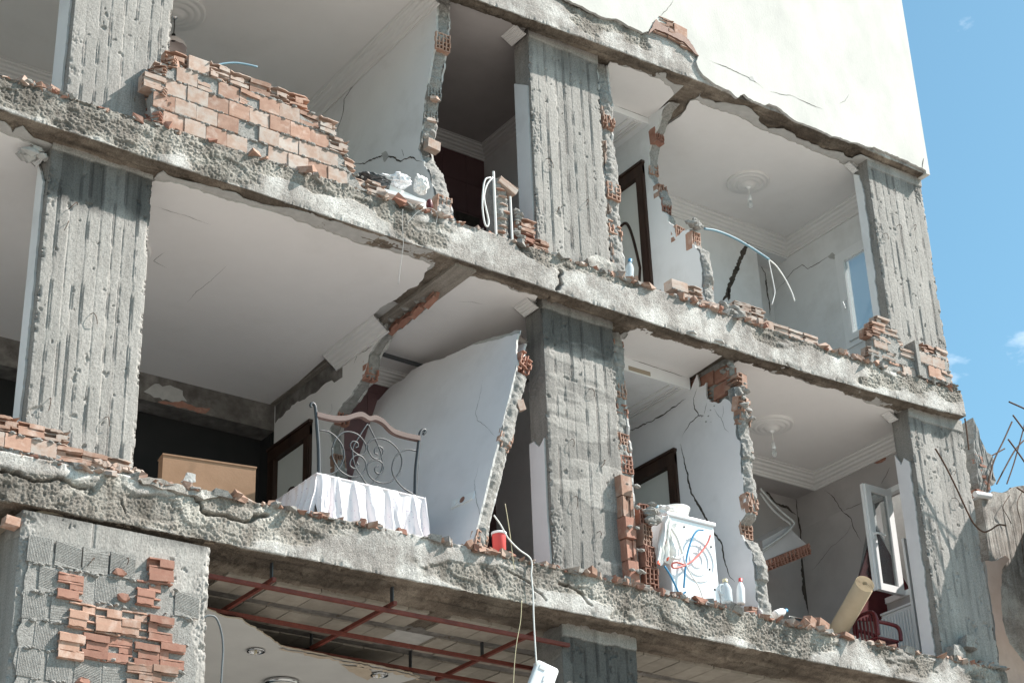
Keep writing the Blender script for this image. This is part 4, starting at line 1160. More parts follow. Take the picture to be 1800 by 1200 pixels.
fc_ = ((0, 0, 2.638), (1, 0, 0), (0, 1, 0), (0, 0, -1))
crack('ceiling_crack', [(-4.236, 0.566), (-4.09, 0.578), (-3.942, 0.569), (-3.712, 0.595)], .005, *fc_, BLD, 71, .006)
crack('ceiling_crack', [(-3.846, 1.184), (-3.86, 1.374), (-3.698, 1.434)], .005, *fc_, BLD, 72, .006)
crack('ceiling_crack', [(-3.3, 1.105), (-3.292, 1.416), (-3.311, 1.668), (-3.289, 1.9)], .004, *fc_, BLD, 73, .006)
crack('ceiling_crack', [(-1.258, 0.616), (-1.15, 0.549), (-1.033, 0.539)], .004, *fc_, BLD, 74, .006)

# ------------------------------------------------------------------ white street wall above, torn along its foot
m = MB(); m.box((-8.6, .0, 6.0), (4.66, .2, 8.7)); m.build('upper_wall_core', 'undercoat', BLD)
up_edge = [(-8.6, 6.02), (-2.5, 6.03)] + [(-0.41, 5.979), (-0.328, 5.959), (-0.167, 5.957), (-0.006, 5.941), (0.114, 5.935), (0.283, 5.984), (0.44, 5.957), (0.622, 5.947), (0.701, 5.999), (0.787, 6.141), (0.901, 6.159), (1.052, 6.164), (1.2, 6.123), (1.293, 6.06), (1.36, 5.965), (1.319, 5.871), (1.342, 5.794), (1.425, 5.721), (1.59, 5.677), (1.729, 5.674), (1.855, 5.622), (1.952, 5.708), (2.081, 5.664), (2.241, 5.673), (2.303, 5.718), (2.448, 5.714), (2.586, 5.657), (2.681, 5.634), (2.93, 5.645), (3.179, 5.633), (3.524, 5.668), (3.707, 5.682), (3.844, 5.723), (4.055, 5.723), (4.409, 5.712), (4.659, 5.694)]
pts = rough_line(up_edge, .008, .03, 77) + [(4.72, 8.95), (-8.6, 8.95)]
plate('facade_plaster', pts, (0, -.035, 0), (1, 0, 0), (0, 0, 1), (0, -1, 0), .03, 'facade_plaster', BLD, 'undercoat')
boxpart('facade_plaster', (4.66, -.03, 5.66), (4.72, 7.0, 8.95), 'facade_plaster')
ff = ((0, -.035, 0), (1, 0, 0), (0, 0, 1), (0, -1, 0))
crack('facade_crack', [(1.497, 5.955), (1.621, 5.953), (1.801, 5.958), (1.957, 5.947), (2.06, 5.943), (2.153, 5.921), (2.244, 5.883)], .009, *ff, BLD, 51, .006)
crack('facade_crack', [(2.324, 5.877), (2.49, 5.903), (2.643, 5.947), (2.824, 5.941), (2.974, 5.938), (3.134, 5.946)], .008, *ff, BLD, 52, .006)
crack('facade_crack', [(0.872, 6.248), (0.957, 6.355), (1.027, 6.457), (1.082, 6.553)], .006, *ff, BLD, 53, .008)
crack('facade_crack', [(3.382, 6.112), (3.48, 6.186), (3.56, 6.306)], .004, *ff, BLD, 54, .006)
crack('facade_crack', [(4.584, 5.683), (4.624, 5.794), (4.654, 5.857)], .014, *ff, BLD, 55, .006)
crack('facade_crack', [(3.161, 6.067), (3.172, 6.027)], .014, *ff, BLD, 56, .003)
plate('plaster_loss', rough_line([(2.045, 5.952), (2.097, 5.986), (2.138, 5.93), (2.058, 5.928)], .004, .02, 3, True), *ff[:1], *ff[1:], .004, 'undercoat', BLD, front=.003)
# bricks showing in the notch above the top beam, and a curled scrap of sheathing
for (a, b, k) in ((.86, 6.03, 'comb'), (1.05, 6.02, 'comb'), (1.22, 5.99, 'comb'), (.95, 6.14, 'comb'), (1.13, 6.12, 'full')):
    put(k, RNG.randrange(6), 'clay', BLD, (a, -.045, b), (RNG.uniform(-.1, .1), RNG.uniform(-.1, .1), RNG.uniform(-.1, .1)), (1, .25, .75))
plate('sheathing_scrap', rough_line([(0.682, 5.941), (0.808, 6.184), (0.879, 6.142), (1.104, 6.133), (1.23, 6.098), (1.351, 5.939), (1.291, 5.951), (1.163, 6.043), (1.058, 6.05), (0.871, 6.053), (0.781, 6.052)], .005, .03, 5, True), (0, -.05, 0), (1, 0, 0), (0, 0, 1), (0, -1, 0), .012, 'roof_tin', BLD)

# ------------------------------------------------------------------ what is left of the brick street walls
def brick_wall(name, poly, y, z0, seed, bw=.188, bh=.155, mats=('clay_pale', 'clay'), comb_edge=.14, x_anchor=None, backing=True, comb_p=.12, sc=(1, 1, 1)):
    r = random.Random(seed)
    xs = [p[0] for p in poly]; zs = [p[1] for p in poly]
    zmin = min(zs)
    w = plate(name, rough_line([(x, max(zmin, z - .10 if z > zmin + .12 else z)) for x, z in poly], .012, .03, seed, True), (0, y + .017, 0), (1, 0, 0), (0, 0, 1), (0, -1, 0), .09, 'mortar', BLD)
    if backing is False: pass
    k = 0
    z = z0
    xa = x_anchor if x_anchor is not None else min(xs)
    while z < max(zs):
        x = xa + (bw / 2 if k % 2 else 0) - 3 * bw + r.uniform(-.01, .01)
        while x < max(xs) + bw:
            cx, cz = x, z + bh * .45
            if inpoly(cx, cz, poly) or inpoly(cx, cz - bh * .4, poly):
                edge = not (inpoly(cx - comb_edge, cz, poly) and inpoly(cx, cz + comb_edge, poly) and inpoly(cx + comb_edge * .8, cz, poly))
                kind = 'comb' if (edge and r.random() < .8) or r.random() < comb_p else 'full'
                put(kind, r.randrange(12), r.choice(mats), w, (cx, y + (r.uniform(.0, .010) if kind == 'full' else r.uniform(-.01, .02)), z + .004),
                    (r.uniform(-.02, .02), r.uniform(-.015, .015), r.uniform(-.03, .03)) if kind == 'full' else (r.uniform(-.1, .1), r.uniform(-.05, .05), r.uniform(-.1, .1)),
                    (bw / .188 * sc[0], sc[1], bh / .155 * sc[2]))
            x += bw
        z += bh; k += 1
    # mortar squeezed out of the joints
    sp = []
    for _ in range(int(len(xs) * 22)):
        a, b = r.uniform(min(xs), max(xs)), z0 + bh * r.randrange(0, 9) + r.uniform(-.005, .005)
        if inpoly(a, b, poly): sp.append((a, y + .012, b))
    if sp:
        o = lumps('joint_mortar', sp, 'mortar', w, seed, .016); o['kind'] = 'stuff'
    return w
tl = [(-4.531, 3.022), (-4.554, 3.154), (-4.559, 3.315), (-4.528, 3.547), (-4.397, 3.704), (-4.271, 3.714), (-4.196, 3.749), (-4.094, 3.761), (-3.953, 3.73), (-3.727, 3.715), (-3.623, 3.76), (-3.478, 3.758), (-3.282, 3.711), (-3.122, 3.643), (-2.978, 3.57), (-2.921, 3.481), (-2.826, 3.412), (-2.713, 3.246), (-2.618, 3.159), (-2.488, 3.061)]
tl = [(tl[0][0], 3.0)] + tl[1:] + [(tl[-1][0] + .1, 3.0)]
bw_ = brick_wall('brick_wall', tl, .0, 3.01, 5, mats=('clay_pale', 'clay_pale', 'clay'))
# crumbled left flank of that wall
for k in range(16):
    put('comb', RNG.randrange(6), RNG.choice(('clay', 'clay_red', 'clay')), bw_, (tl[2][0] + .03 + RNG.uniform(-.03, .09), .03 + RNG.uniform(-.03, .06), 3.03 + .038 * k), (RNG.uniform(-.3, .3), RNG.uniform(-.2, .2), RNG.uniform(-1.2, -.4)), (.7, 1, .6))
tr = [(0.776, 3.103), (1.004, 3.139), (1.197, 3.084), (1.357, 3.105), (1.557, 3.081), (1.798, 3.131), (2.077, 3.096), (2.379, 3.092), (2.681, 3.047), (2.835, 2.929)]
tr = [(tr[0][0], 2.9)] + [(x, min(z, 3.12)) for x, z in tr] + [(tr[-1][0], 2.9)]
brick_wall('brick_wall', tr, .02, 2.985, 8, bw=.2, bh=.11, mats=('clay_pale', 'clay_pale', 'clay_red'), comb_edge=.06, comb_p=.75)
lumps('mortar_lump', [(1.5 + RNG.uniform(-.12, .12), .03, 3.06 + RNG.uniform(-.05, .05)) for _ in range(16)], 'mortar', BLD, 21, .045)
rp = [(3.36, 2.97), (3.40, 3.18), (3.45, 3.40), (3.62, 3.56), (3.82, 3.52), (3.86, 3.36), (4.04, 3.28), (4.06, 2.97)]
brick_wall('brick_wall', rp, .0, 2.985, 9, bw=.19, bh=.10, mats=('clay_pale', 'clay_pale', 'clay'), comb_edge=.1, comb_p=.8)
rp2 = [(4.10, 3.0), (4.12, 3.40), (4.52, 3.44), (4.54, 3.15), (4.64, 3.0)]
brick_wall('brick_wall', rp2, -.03, 3.03, 10, bw=.19, bh=.135, mats=('clay', 'clay_pale', 'clay_red'), comb_edge=.18, comb_p=.2)
boxpart('mortar_strip', (4.035, -.035, 3.0), (4.085, .11, 3.40), 'mortar')
la = [(-5.75, -.02), (-5.75, .20), (-5.45, .21), (-5.25, .21), (-5.12, .15), (-4.95, .13), (-4.82, .10), (-4.50, .07), (-4.45, -.02)]
la = [(x, z + .02) for x, z in la]
brick_wall('brick_wall', la, .02, .02, 11, bw=.19, bh=.12, mats=('clay', 'clay_pale'), comb_edge=.05, comb_p=.35)
for k in range(14):
    put('shard', RNG.randrange(8), 'clay_pale', BLD, (-4.78 + .028 * k + RNG.uniform(-.01, .01), .03, .05 + RNG.uniform(-.015, .02)), (RNG.uniform(1.0, 1.8), RNG.uniform(-.3, .3), RNG.uniform(-.4, .4)), (.6, .9, .7))
# bricks on edge stacked beside the lower middle column
for k in range(5):
    put('comb' if k in (1, 3) else 'full', 6 + k, RNG.choice(('clay', 'clay_red')), BLD, (.09 + RNG.uniform(-.012, .012), .10 + RNG.uniform(-.02, .02), .10 + k * .198 + .09), (RNG.uniform(-.05, .05), math.pi / 2 + RNG.uniform(-.05, .05), RNG.uniform(-.15, .15)), (1.02, 1, RNG.uniform(.8, 1.0)))
o = lumps('mortar_lump', [(.18 + RNG.uniform(-.08, .08), .09, .19 + .198 * RNG.randrange(5)) for _ in range(22)], 'mortar', BLD, 24, .022)
for k in range(4):
    put('end', k, RNG.choice(('clay', 'clay_red')), BLD, (.335, .10 + RNG.uniform(-.02, .02), .06 + k * .20), (0, 0, RNG.uniform(-.2, .2)), (.9, 1, 1))
lumps('mortar_lump', [(.37 + RNG.uniform(-.05, .05), .07, .72 + RNG.uniform(-.08, .12)) for _ in range(14)], 'mortar', BLD, 22, .045)
# brick scraps against the upper middle column and the mortar stub beside it
for (x, z, k, mt) in ((-.88, 3.04, 'comb', 'clay_red'), (-.86, 3.19, 'comb', 'clay'), (-.73, 3.02, 'comb', 'clay')):
    put(k, RNG.randrange(6), mt, BLD, (x, .04, z), (0, .03, 0), (.95, 1, 1.0))
lumps('mortar_lump', [(-.99 + RNG.uniform(-.02, .05), .05, 3.05 + .033 * k) for k in range(11)], 'mortar', BLD, 23, .035)
stub_e = [(.05, 3.66), (.04, 3.4), (.05, 3.2), (.04, 2.98)]
wall_end(-1.235, .17, stub_e, 91, back=.12)
for k in range(7):
    put('shard', k, 'clay_pale' if k % 3 else 'clay', BLD, (-1.15 + RNG.uniform(-.03, .03), .03, 3.08 + .075 * k), (0, RNG.uniform(-.1, .1), 0), (1.1, 1, .5))
put('full', 1, 'clay_pale', BLD, (-1.10, .02, 3.57), (.1, .45, 0), (1.1, 1, .45)); put('comb', 3, 'clay_pale', BLD, (-1.08, .03, 3.60), (0, .4, 0), (1.1, 1, .4))
m = MB(); m.tube([(-1.245, .02, 3.0), (-1.25, .02, 3.69)], .012, 8); m.tube([(-1.055, .04, 3.02), (-1.06, .04, 3.5)], .011, 8); m.build('pipe', 'white_cable', BLD)

# ------------------------------------------------------------------ the partition that swung over against the middle column
LW = empty('partition_wall', (-1.6, 0, 0), 'lilac-white plastered partition leaning over against the middle column behind the bed', 'wall')
_BLD = BLD; BLD = LW
TLT, TWZ = math.atan(.3177), math.atan(.12)
def lwp(l): return [(-(x + 1.6) * math.sin(TWZ) + y * math.cos(TWZ), z / math.cos(TLT)) for x, y, z in l]
lw = lwp([(-1.569, -0.084, 0.067), (-1.519, -0.067, 0.227), (-1.457, -0.075, 0.419), (-1.401, -0.06, 0.601), (-1.349, -0.075, 0.757), (-1.298, -0.076, 0.916), (-1.257, -0.034, 1.06), (-1.246, -0.045, 1.089), (-1.221, -0.079, 1.154), (-1.141, -0.064, 1.411), (-1.078, -0.054, 1.612), (-1.025, -0.041, 1.782), (-1.004, 0.049, 1.88), (-0.975, 0.157, 2.012), (-0.931, 0.201, 2.166), (-0.911, 0.199, 2.227), (-0.927, 0.548, 2.309), (-0.936, 0.874, 2.404), (-0.959, 1.116, 2.422), (-0.976, 1.279, 2.429), (-0.991, 1.602, 2.504), (-1.009, 1.771, 2.512), (-1.041, 1.862, 2.446), (-1.059, 2.034, 2.453), (-1.111, 2.196, 2.351), (-1.155, 2.436, 2.305), (-1.208, 2.6, 2.201), (-1.232, 2.686, 2.157), (-1.31, 2.634, 1.893), (-1.41, 2.416, 1.498)])
lw = [(max(y, .02), max(z, 0.01)) for y, z in lw] + [(2.5, 0.01)]
nl = len(lw)
line = rough_line(lw, .006, .03, 91, True, {nl - 1})
face = plate('plaster_face', line, (-1.6, 0, 0), (0, 1, 0), (0, 0, 1), (-1, 0, 0), .02, 'wall_lilac', LW, 'undercoat')
plate('plaster_face', rough_line([(y + .03, z - .01) for y, z in lw[:-1]] + [(2.3, .01)], .008, .03, 92, True, {nl - 1}), (-1.46, 0, 0), (0, 1, 0), (0, 0, 1), (1, 0, 0), .02, 'tile_white', LW, 'undercoat')
core = [p for p in lw[:12]]
core = core[::-1]
wall_end(-1.6, .14, core, 93, parent=LW, rough=.7)
# masonry along the torn top
top_e = lw[15:28]
V, F = [], []
for i, (y, z) in enumerate(rough_line(top_e, .01, .04, 94)):
    V += [(-1.585, y, z - .004), (-1.47, y + RNG.uniform(-.01, .01), z + RNG.uniform(-.02, .01))]
for i in range(len(V) // 2 - 1): F.append((2 * i, 2 * i + 2, 2 * i + 3, 2 * i + 1))
mk('broken_wall_core', V, F, 'mortar_dark', LW)
end_bricks(-1.6, .14, core, [1.08], 94, parent=LW, mats=('clay',), var=5)
end_bricks(-1.6, .14, core, [1.93], 95, parent=LW, mats=('clay_red',), var=4)
end_bricks(-1.6, .14, core, [.04], 96, parent=LW, mats=('clay',))
put('comb', 2, 'clay_pale', LW, (-1.53, .05, .72), (0, .6, 0), (.45, 1, .6)); put('full', 2, 'clay_pale', LW, (-1.5, .0, 1.55), (.2, .9, 0), (.5, .6, .5))
plate('undercoat_scrap', rough_line([(y, z) for y, z in (lw[15], (lw[15][0] + .0, lw[15][1] + .05), (lw[16][0], lw[16][1] + .06), (lw[17][0], lw[17][1] + .03), (lw[18][0], lw[18][1] - .01), lw[17], lw[16])], .008, .03, 95, True), (-1.585, 0, 0), (0, 1, 0), (0, 0, 1), (-1, 0, 0), .01, 'undercoat', LW)
fl = ((-1.6, 0, 0), (0, 1, 0), (0, 0, 1), (-1, 0, 0))
crack('wall_crack', lwp([(-1.065, 0.538, 1.874), (-1.127, 0.51, 1.67), (-1.174, 0.509, 1.522), (-1.199, 0.451, 1.422), (-1.226, 0.257, 1.264), (-1.256, 0.104, 1.113)]), .004, *fl, LW, 61, .008)
crack('wall_crack', lwp([(-1.018, 0.106, 1.857), (-1.057, 0.051, 1.715), (-1.085, -0.047, 1.592)]), .006, *fl, LW, 62, .006)
crack('wall_crack', lwp([(-1.34, 0.235, 0.901), (-1.393, 0.24, 0.737), (-1.453, 0.129, 0.507), (-1.503, 0.001, 0.303), (-1.522, -0.072, 0.216)]), .004, *fl, LW, 63, .008)
sk = lwp([(-1.459, 0.459, 0.613), (-1.45, 0.182, 0.536), (-1.464, 0.148, 0.482), (-1.478, 0.425, 0.541)])
m = MB(); ya, yb_ = sk[1][0], sk[0][0]; za, zb_ = sk[3][1], sk[0][1]
m.box((-1.612, ya, zb_ - .075), (-1.6, yb_, zb_ + .005)); s_ = m.build('wall_socket', 'pvc_white', LW)
m = MB(); ym = (ya + yb_) / 2; m.lathe([(.03, 0), (.03, .004), (.022, .004), (.020, -.006), (.001, -.006)], 16, Matrix.Translation((-1.612, ym + (yb_ - ya) * .28, zb_ - .035)) @ Matrix.Rotation(-math.pi / 2, 4, 'Y')); m.build('socket_insert', 'pvc_white', s_)
m = MB(); m.lathe([(.028, 0), (.03, .003), (.001, .003)], 12, Matrix.Translation((-1.613, ym, zb_ - .035)) @ Matrix.Rotation(-math.pi / 2, 4, 'Y')); m.build('socket_hole', 'clay_red', s_)
BLD = _BLD
LW.rotation_euler = (0, TLT, TWZ)

# ------------------------------------------------------------------ ground-floor pier with brick cladding knocked off
column('concrete_column', -5.30, -3.885, .005, .6, -3.4, -.405, 111, nb=3, dark_top=0, band=0, fins=.002, base=1.12)
clay_c = [(-4.278, -0.035, -0.681), (-4.932, -0.035, -0.911), (-4.358, -0.035, -0.858), (-4.839, -0.035, -1.1), (-4.645, -0.035, -1.108), (-4.454, -0.035, -1.092), (-4.258, -0.035, -1.096), (-4.895, -0.035, -1.324), (-4.726, -0.035, -1.297), (-4.541, -0.035, -1.291), (-4.348, -0.035, -1.301), (-4.158, -0.035, -1.272), (-4.393, -0.035, -1.456), (-4.205, -0.035, -1.435)]
pier = plate('brick_cladding', rough_line([(-5.28, -3.4), (-5.26, -1.0), (-5.21, -.66), (-5.13, -.64), (-4.95, -.76), (-4.6, -.76), (-4.5, -.70), (-4.25, -.70), (-4.17, -.84), (-4.03, -.94), (-3.98, -1.24), (-3.99, -3.4)], .02, .04, 71, True, {11}), (0, -.016, 0), (1, 0, 0), (0, 0, 1), (0, -1, 0), .04, 'mortar', BLD)
for (x, y, z) in clay_c:
    put('comb', 6 + RNG.randrange(6), RNG.choice(('clay_red', 'clay')), pier, (x, -.052 + RNG.uniform(-.008, .006), z - .085), (RNG.uniform(-.04, .04), RNG.uniform(-.03, .03), RNG.uniform(-.04, .04)), (1.0, 1, 1.25))
for (x, y, z) in [(-4.543, -0.035, -0.899), (-4.79, -0.035, -1.522), (-4.589, -0.035, -0.718)]:
    put('shard', RNG.randrange(8), 'clay_red', pier, (x, -.028, z - .02), (math.pi / 2, 0, 0), (1.1, 1.4, 1))
def pad_mesh(slope, vertical):
    pad = MB(); n_ = 16; w2, h2 = .093, .088
    for i in range(-4, n_ + 4):
        a0 = -h2 + 2 * h2 * i / n_
        q = []
        for sx in (-w2, w2): q.append((sx, a0 + slope * sx))
        if min(q[0][1], q[1][1]) < -h2 or max(q[0][1], q[1][1]) > h2 - .008: continue
        pad.add([(q[0][0], 0, q[0][1]), (q[1][0], 0, q[1][1]), (q[1][0], -.0022, q[1][1] + .003), (q[0][0], -.0022, q[0][1] + .003), (q[1][0], 0, q[1][1] + .006), (q[0][0], 0, q[0][1] + .006)], [(0, 1, 2, 3), (3, 2, 4, 5)])
    pad.box((-w2, .0, -h2), (w2, .02, h2))
    if vertical: pad.v = [(z, y, x) for x, y, z in pad.v]; pad.f = [f[::-1] for f in pad.f]
    me = bpy.data.meshes.new('mortar_pad'); me.from_pydata(pad.v, [], pad.f); me.materials.append(MATS['mortar']); return me
pads = [pad_mesh(.18, False), pad_mesh(-.15, False), pad_mesh(.25, False), pad_mesh(.04, True)]
rowz = [clay_c[0][2] + .0, clay_c[1][2] - .02, clay_c[4][2] + .015, clay_c[9][2] + .01, clay_c[12][2] + .0]
rowz = [rowz[0] - .197 * k for k in range(14)]
for k, rz_ in enumerate(rowz):
    x = -5.16 + (.1 if k % 2 else 0)
    while x < -4.01:
        if all(abs(x - c[0]) > .12 or abs(rz_ - c[2]) > .11 for c in clay_c) and not (k == 0 and x > -4.42) and not (x > -4.12 and RNG.random() < .6):
            o = bpy.data.objects.new('mortar_pad', pads[3] if x < -5.11 or RNG.random() < .12 else pads[RNG.randrange(3)]); C.objects.link(o); adopt(o, pier)
            o.location = (x, -.024 + RNG.uniform(0, .006), rz_); o.rotation_euler = (0, RNG.uniform(-.02, .02), 0)
        x += .2
sp = [(RNG.uniform(-5.2, -4.04), -.018, rowz[RNG.randrange(8)] - .095 + RNG.uniform(-.01, .01)) for _ in range(260)]
o = lumps('joint_mortar', sp, 'mortar', pier, 31, .017); o['kind'] = 'stuff'
m = MB(); m.add([Vector(p) for p in [(-5.387, 0.05, -0.481), (-5.142, 0.05, -0.364), (-4.916, 0.05, -0.342), (-3.83, 0.05, -0.331)]] + [Vector((p[0], .5, p[2] + .0)) for p in [(-5.387, 0.05, -0.481), (-5.142, 0.05, -0.364), (-4.916, 0.05, -0.342), (-3.83, 0.05, -0.331)]] + [Vector((p[0], .05, p[2] - .022)) for p in [(-5.387, 0.05, -0.481), (-5.142, 0.05, -0.364), (-4.916, 0.05, -0.342), (-3.83, 0.05, -0.331)]] + [Vector((p[0], .5, p[2] - .022)) for p in [(-5.387, 0.05, -0.481), (-5.142, 0.05, -0.364), (-4.916, 0.05, -0.342), (-3.83, 0.05, -0.331)]],
              [(0, 1, 5, 4), (1, 2, 6, 5), (2, 3, 7, 6), (8, 12, 13, 9), (9, 13, 14, 10), (10, 14, 15, 11), (0, 8, 9, 1), (1, 9, 10, 2), (2, 10, 11, 3), (3, 11, 15, 7), (0, 4, 12, 8)])
m.build('plank', 'plank', BLD)
put('full', 0, 'clay', BLD, tuple([(-5.362, 0, -0.534)][0]), (0, .1, 0), (.55, .8, .45))
boxpart('side_wall', (-8.6, .5, -3.4), (-5.52, .6, -.42), 'wall_white')

# shop ceiling: hollow blocks between ribs, red steel grid, torn gypsum sheet
bm_ = MB(); bm_.box((-.097, -.19, -.02), (.097, .19, .03)); blk = bpy.data.meshes.new('hollow_block'); blk.from_pydata(bm_.v, [], bm_.f); blk.materials.append(MATS['block_cream'])
for row, y in enumerate((.66, 1.17, 1.68, 2.19)):
    for i in range(-20, 16):
        if (row, i) in {(0, -19), (0, -18), (1, -19), (1, -20), (0, -8), (1, -7), (1, -8)}: continue
        o = bpy.data.objects.new('hollow_block', blk); C.objects.link(o); adopt(o, BLD)
        o.location = (i * .2 + RNG.uniform(-.004, .004), y, -.372 + RNG.uniform(-.004, .004))
for y in (.915, 1.425, 1.935): boxpart('ceiling_rib', (-4.2, y - .06, -.38), (3.2, y + .06, -.36), 'dark_beam')
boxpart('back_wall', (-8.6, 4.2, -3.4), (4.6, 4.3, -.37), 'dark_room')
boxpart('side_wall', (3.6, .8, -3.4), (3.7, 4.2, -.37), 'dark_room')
RG = empty('ceiling_grid', (-2, 1, -.6), 'rusty red steel ceiling rails under the shop slab', 'rails')
for (x0, x1, y) in ((-4.4, -.52, .20), (-4.4, -.40, .86), (-4.4, -.4, 1.39)):
    m = MB(); m.box((x0, y - .015, -.56), (x1, y + .015, -.53)); m.build('rail', 'rail_red', RG)
for (x, y0, y1) in ((-3.31, .1, .95), (-2.26, .1, 1.5), (-.9, .15, 1.6), (-3.31, 1.39, 2.2), (-2.26, 1.39, 2.6)):
    m = MB(); m.box((x - .015, y0, -.528), (x + .015, y1, -.498)); m.build('rail', 'rail_red', RG)
for (x, y) in ((-3.31, .15), (-2.26, .15), (-.9, .9), (-1.3, 1.39), (-2.26, 1.39)):
    m = MB(); m.box((x - .004, y - .02, -.53), (x + .004, y + .02, -.37)); m.build('hanger', 'iron_paint', RG)
gy = [(-3.677, 0.673), (-3.546, 0.717), (-3.344, 0.812), (-3.207, 0.795), (-3.075, 0.906), (-2.842, 1.06), (-2.608, 1.224), (-2.432, 1.242), (-2.269, 1.252), (-2.04, 1.279), (-1.815, 1.293), (-1.528, 1.31), (-1.352, 1.321), (-1.208, 1.387)]
GP = plate('gypsum_ceiling', rough_line(gy, .012, .03, 61) + [(-1.35, 1.9), (-1.2, 2.6), (-1.3, 4.2), (-4.6, 4.2)], (0, 0, -.6), (1, 0, 0), (0, 1, 0), (0, 0, -1), .012, 'gypsum', None, 'gypsum_paper')
tag(GP, 'torn pale gypsum ceiling sheet with round light holes below the red rails', 'ceiling panel')
gs = rough_line(gy[6:], .02, .03, 62)
V, F = [], []
for (x, y) in gs: V += [(x, y, -.6125), (x + RNG.uniform(-.03, .03), y + RNG.uniform(.01, .07), -.6128)]
for i in range(len(gs) - 1): F.append((2 * i, 2 * i + 2, 2 * i + 3, 2 * i + 1))
mk('torn_paper', V, F, 'gypsum_paper', GP)
tp = [(-1.983, 1.375), (-1.723, 1.353), (-1.574, 1.505), (-1.578, 1.636), (-1.854, 1.481)]
plate('torn_paper', rough_line(tp, .01, .03, 63, True), (0, 0, -.614), (1, 0, 0), (0, 1, 0), (0, 0, -1), .002, 'gypsum_paper', GP)
def downlight(px, lab):
    x, y, z = px
    t = empty('downlight', (x, y, -.61), lab, 'light')
    m = MB(); m.lathe([(.075, -.0), (.075, -.006), (.062, -.008), (.058, .0), (.056, .06), (.001, .06)], 24, Matrix.Translation((x, y, -.613))); m.build('reflector', 'chrome', t, True)
    m = MB(); m.tube([(x - .005, y, -.55), (x - .005, y + .01, -.64)], .004, 6); m.tube([(x + .008, y, -.55), (x + .008, y + .01, -.63)], .004, 6); m.build('wire', 'yellow_wire', t)
downlight([(-2.763, 1.392, -0.61)][0], 'empty recessed light ring in the torn gypsum ceiling beside the brick pier')
downlight([(-1.565, 1.457, -0.61)][0], 'recessed light ring hanging at the frayed end of the gypsum sheet')
x, y, z = [(-2.174, 2.033, -0.62)][0]
RL = empty('ceiling_lamp', (x, y, -.61), 'round flush ceiling lamp on the gypsum sheet at the lower frame edge', 'lamp')
m = MB(); m.lathe([(.15, 0), (.155, -.02), (.145, -.03), (.13, -.03)], 32, Matrix.Translation((x, y, -.612))); m.build('rim', 'chrome', RL, True)
m = MB(); m.lathe([(.13, -.03), (.09, -.045), (.001, -.05)], 32, Matrix.Translation((x, y, -.612))); m.build('diffuser', 'gypsum', RL, True)

# ------------------------------------------------------------------ the ruin next door
NB = empty('neighbouring_ruin', (6.2, .9, GZ), 'stump of the collapsed building next door with bent rebar and peach plaster', 'building')
def rough_block(name, pts, y0, y1, mat, seed, parent, res=.04):
    """extruded outline (x,z) with a broken surface"""
    bm = bmesh.new()
    line = rough_line(pts, .02, .06, seed, True)
    lo = [bm.verts.new((x, y0, z)) for x, z in line]; hi = [bm.verts.new((x, y1, z)) for x, z in line]
    n = len(line)
    bm.faces.new(lo); bm.faces.new(hi[::-1])
    for i in range(n): bm.faces.new((lo[(i + 1) % n], lo[i], hi[i], hi[(i + 1) % n]))
    bmesh.ops.triangulate(bm, faces=bm.faces[:])
    for _ in range(3):
        bmesh.ops.subdivide_edges(bm, edges=[e for e in bm.edges if e.calc_length() > res * 2.2], cuts=1, use_grid_fill=True)
        bmesh.ops.triangulate(bm, faces=bm.faces[:])
    bmesh.ops.recalc_face_normals(bm, faces=bm.faces[:])
    bm.normal_update()
    co = np.array([v.co[:] for v in bm.verts]); no = np.array([v.normal[:] for v in bm.verts])
    d = fbm(co, 4, 4, seed) * .016 + fbm(co, 20, 4, seed + 1, .65) * .010
    co = co + no * d[:, None]
    for v, c in zip(bm.verts, co): v.co = c
    me = bpy.data.meshes.new(name); bm.to_mesh(me); bm.free()
    if 'tone' not in me.color_attributes:
        a = me.color_attributes.new('tone', 'FLOAT_COLOR', 'POINT'); a.data.foreach_set('color', np.tile([.95, .94, .92, 1], len(me.vertices)).astype(np.float32))
    me.materials.append(MATS[mat])
    o = bpy.data.objects.new(name, me); C.objects.link(o); adopt(o, parent)
    return o
rough_block('concrete_frame', [(5.05, -1.5), (5.12, 1.2), (5.13, 2.0), (5.4, 2.12), (5.8, 2.25), (6.3, 2.42), (7.4, 2.5), (7.4, -1.5)], .32, 1.0, 'beam_concrete', 5, NB, .035)
boxpart('party_wall', (5.3, 1.0, -2), (5.5, 4.5, 2.7), 'undercoat', NB)
plate('peach_plaster', rough_line([(4.992, 1.256), (5.174, 1.296), (5.333, 1.383), (5.387, 1.349), (5.241, 1.21), (5.163, 0.949), (5.117, 0.638), (5.166, 0.406), (5.307, 0.28), (5.429, 0.18), (5.33, -0.332), (4.956, -0.383)], .008, .03, 6, True), (0, .285, 0), (1, 0, 0), (0, 0, 1), (0, -1, 0), .03, 'peach_plaster', NB, 'undercoat')
rough_block('brick_stump', [(5.443, 3.064), (5.522, 2.844), (5.579, 2.687), (5.688, 2.644), (5.634, 2.364), (5.468, 2.182), (5.374, 2.162), (5.37, 2.64)], .5, .75, 'mortar_dark', 7, NB, .04)
for (x, y, z) in [(5.432, 0.49, 2.579), (5.482, 0.49, 2.476), (5.426, 0.49, 2.344), (5.464, 0.49, 2.273), (5.358, 0.49, 2.159)]:
    put('comb', 6 + RNG.randrange(6), 'clay_red', NB, (x, y, z - .06), (0, RNG.uniform(-.2, .2), RNG.uniform(-.3, .3)), (.6, .8, .7))
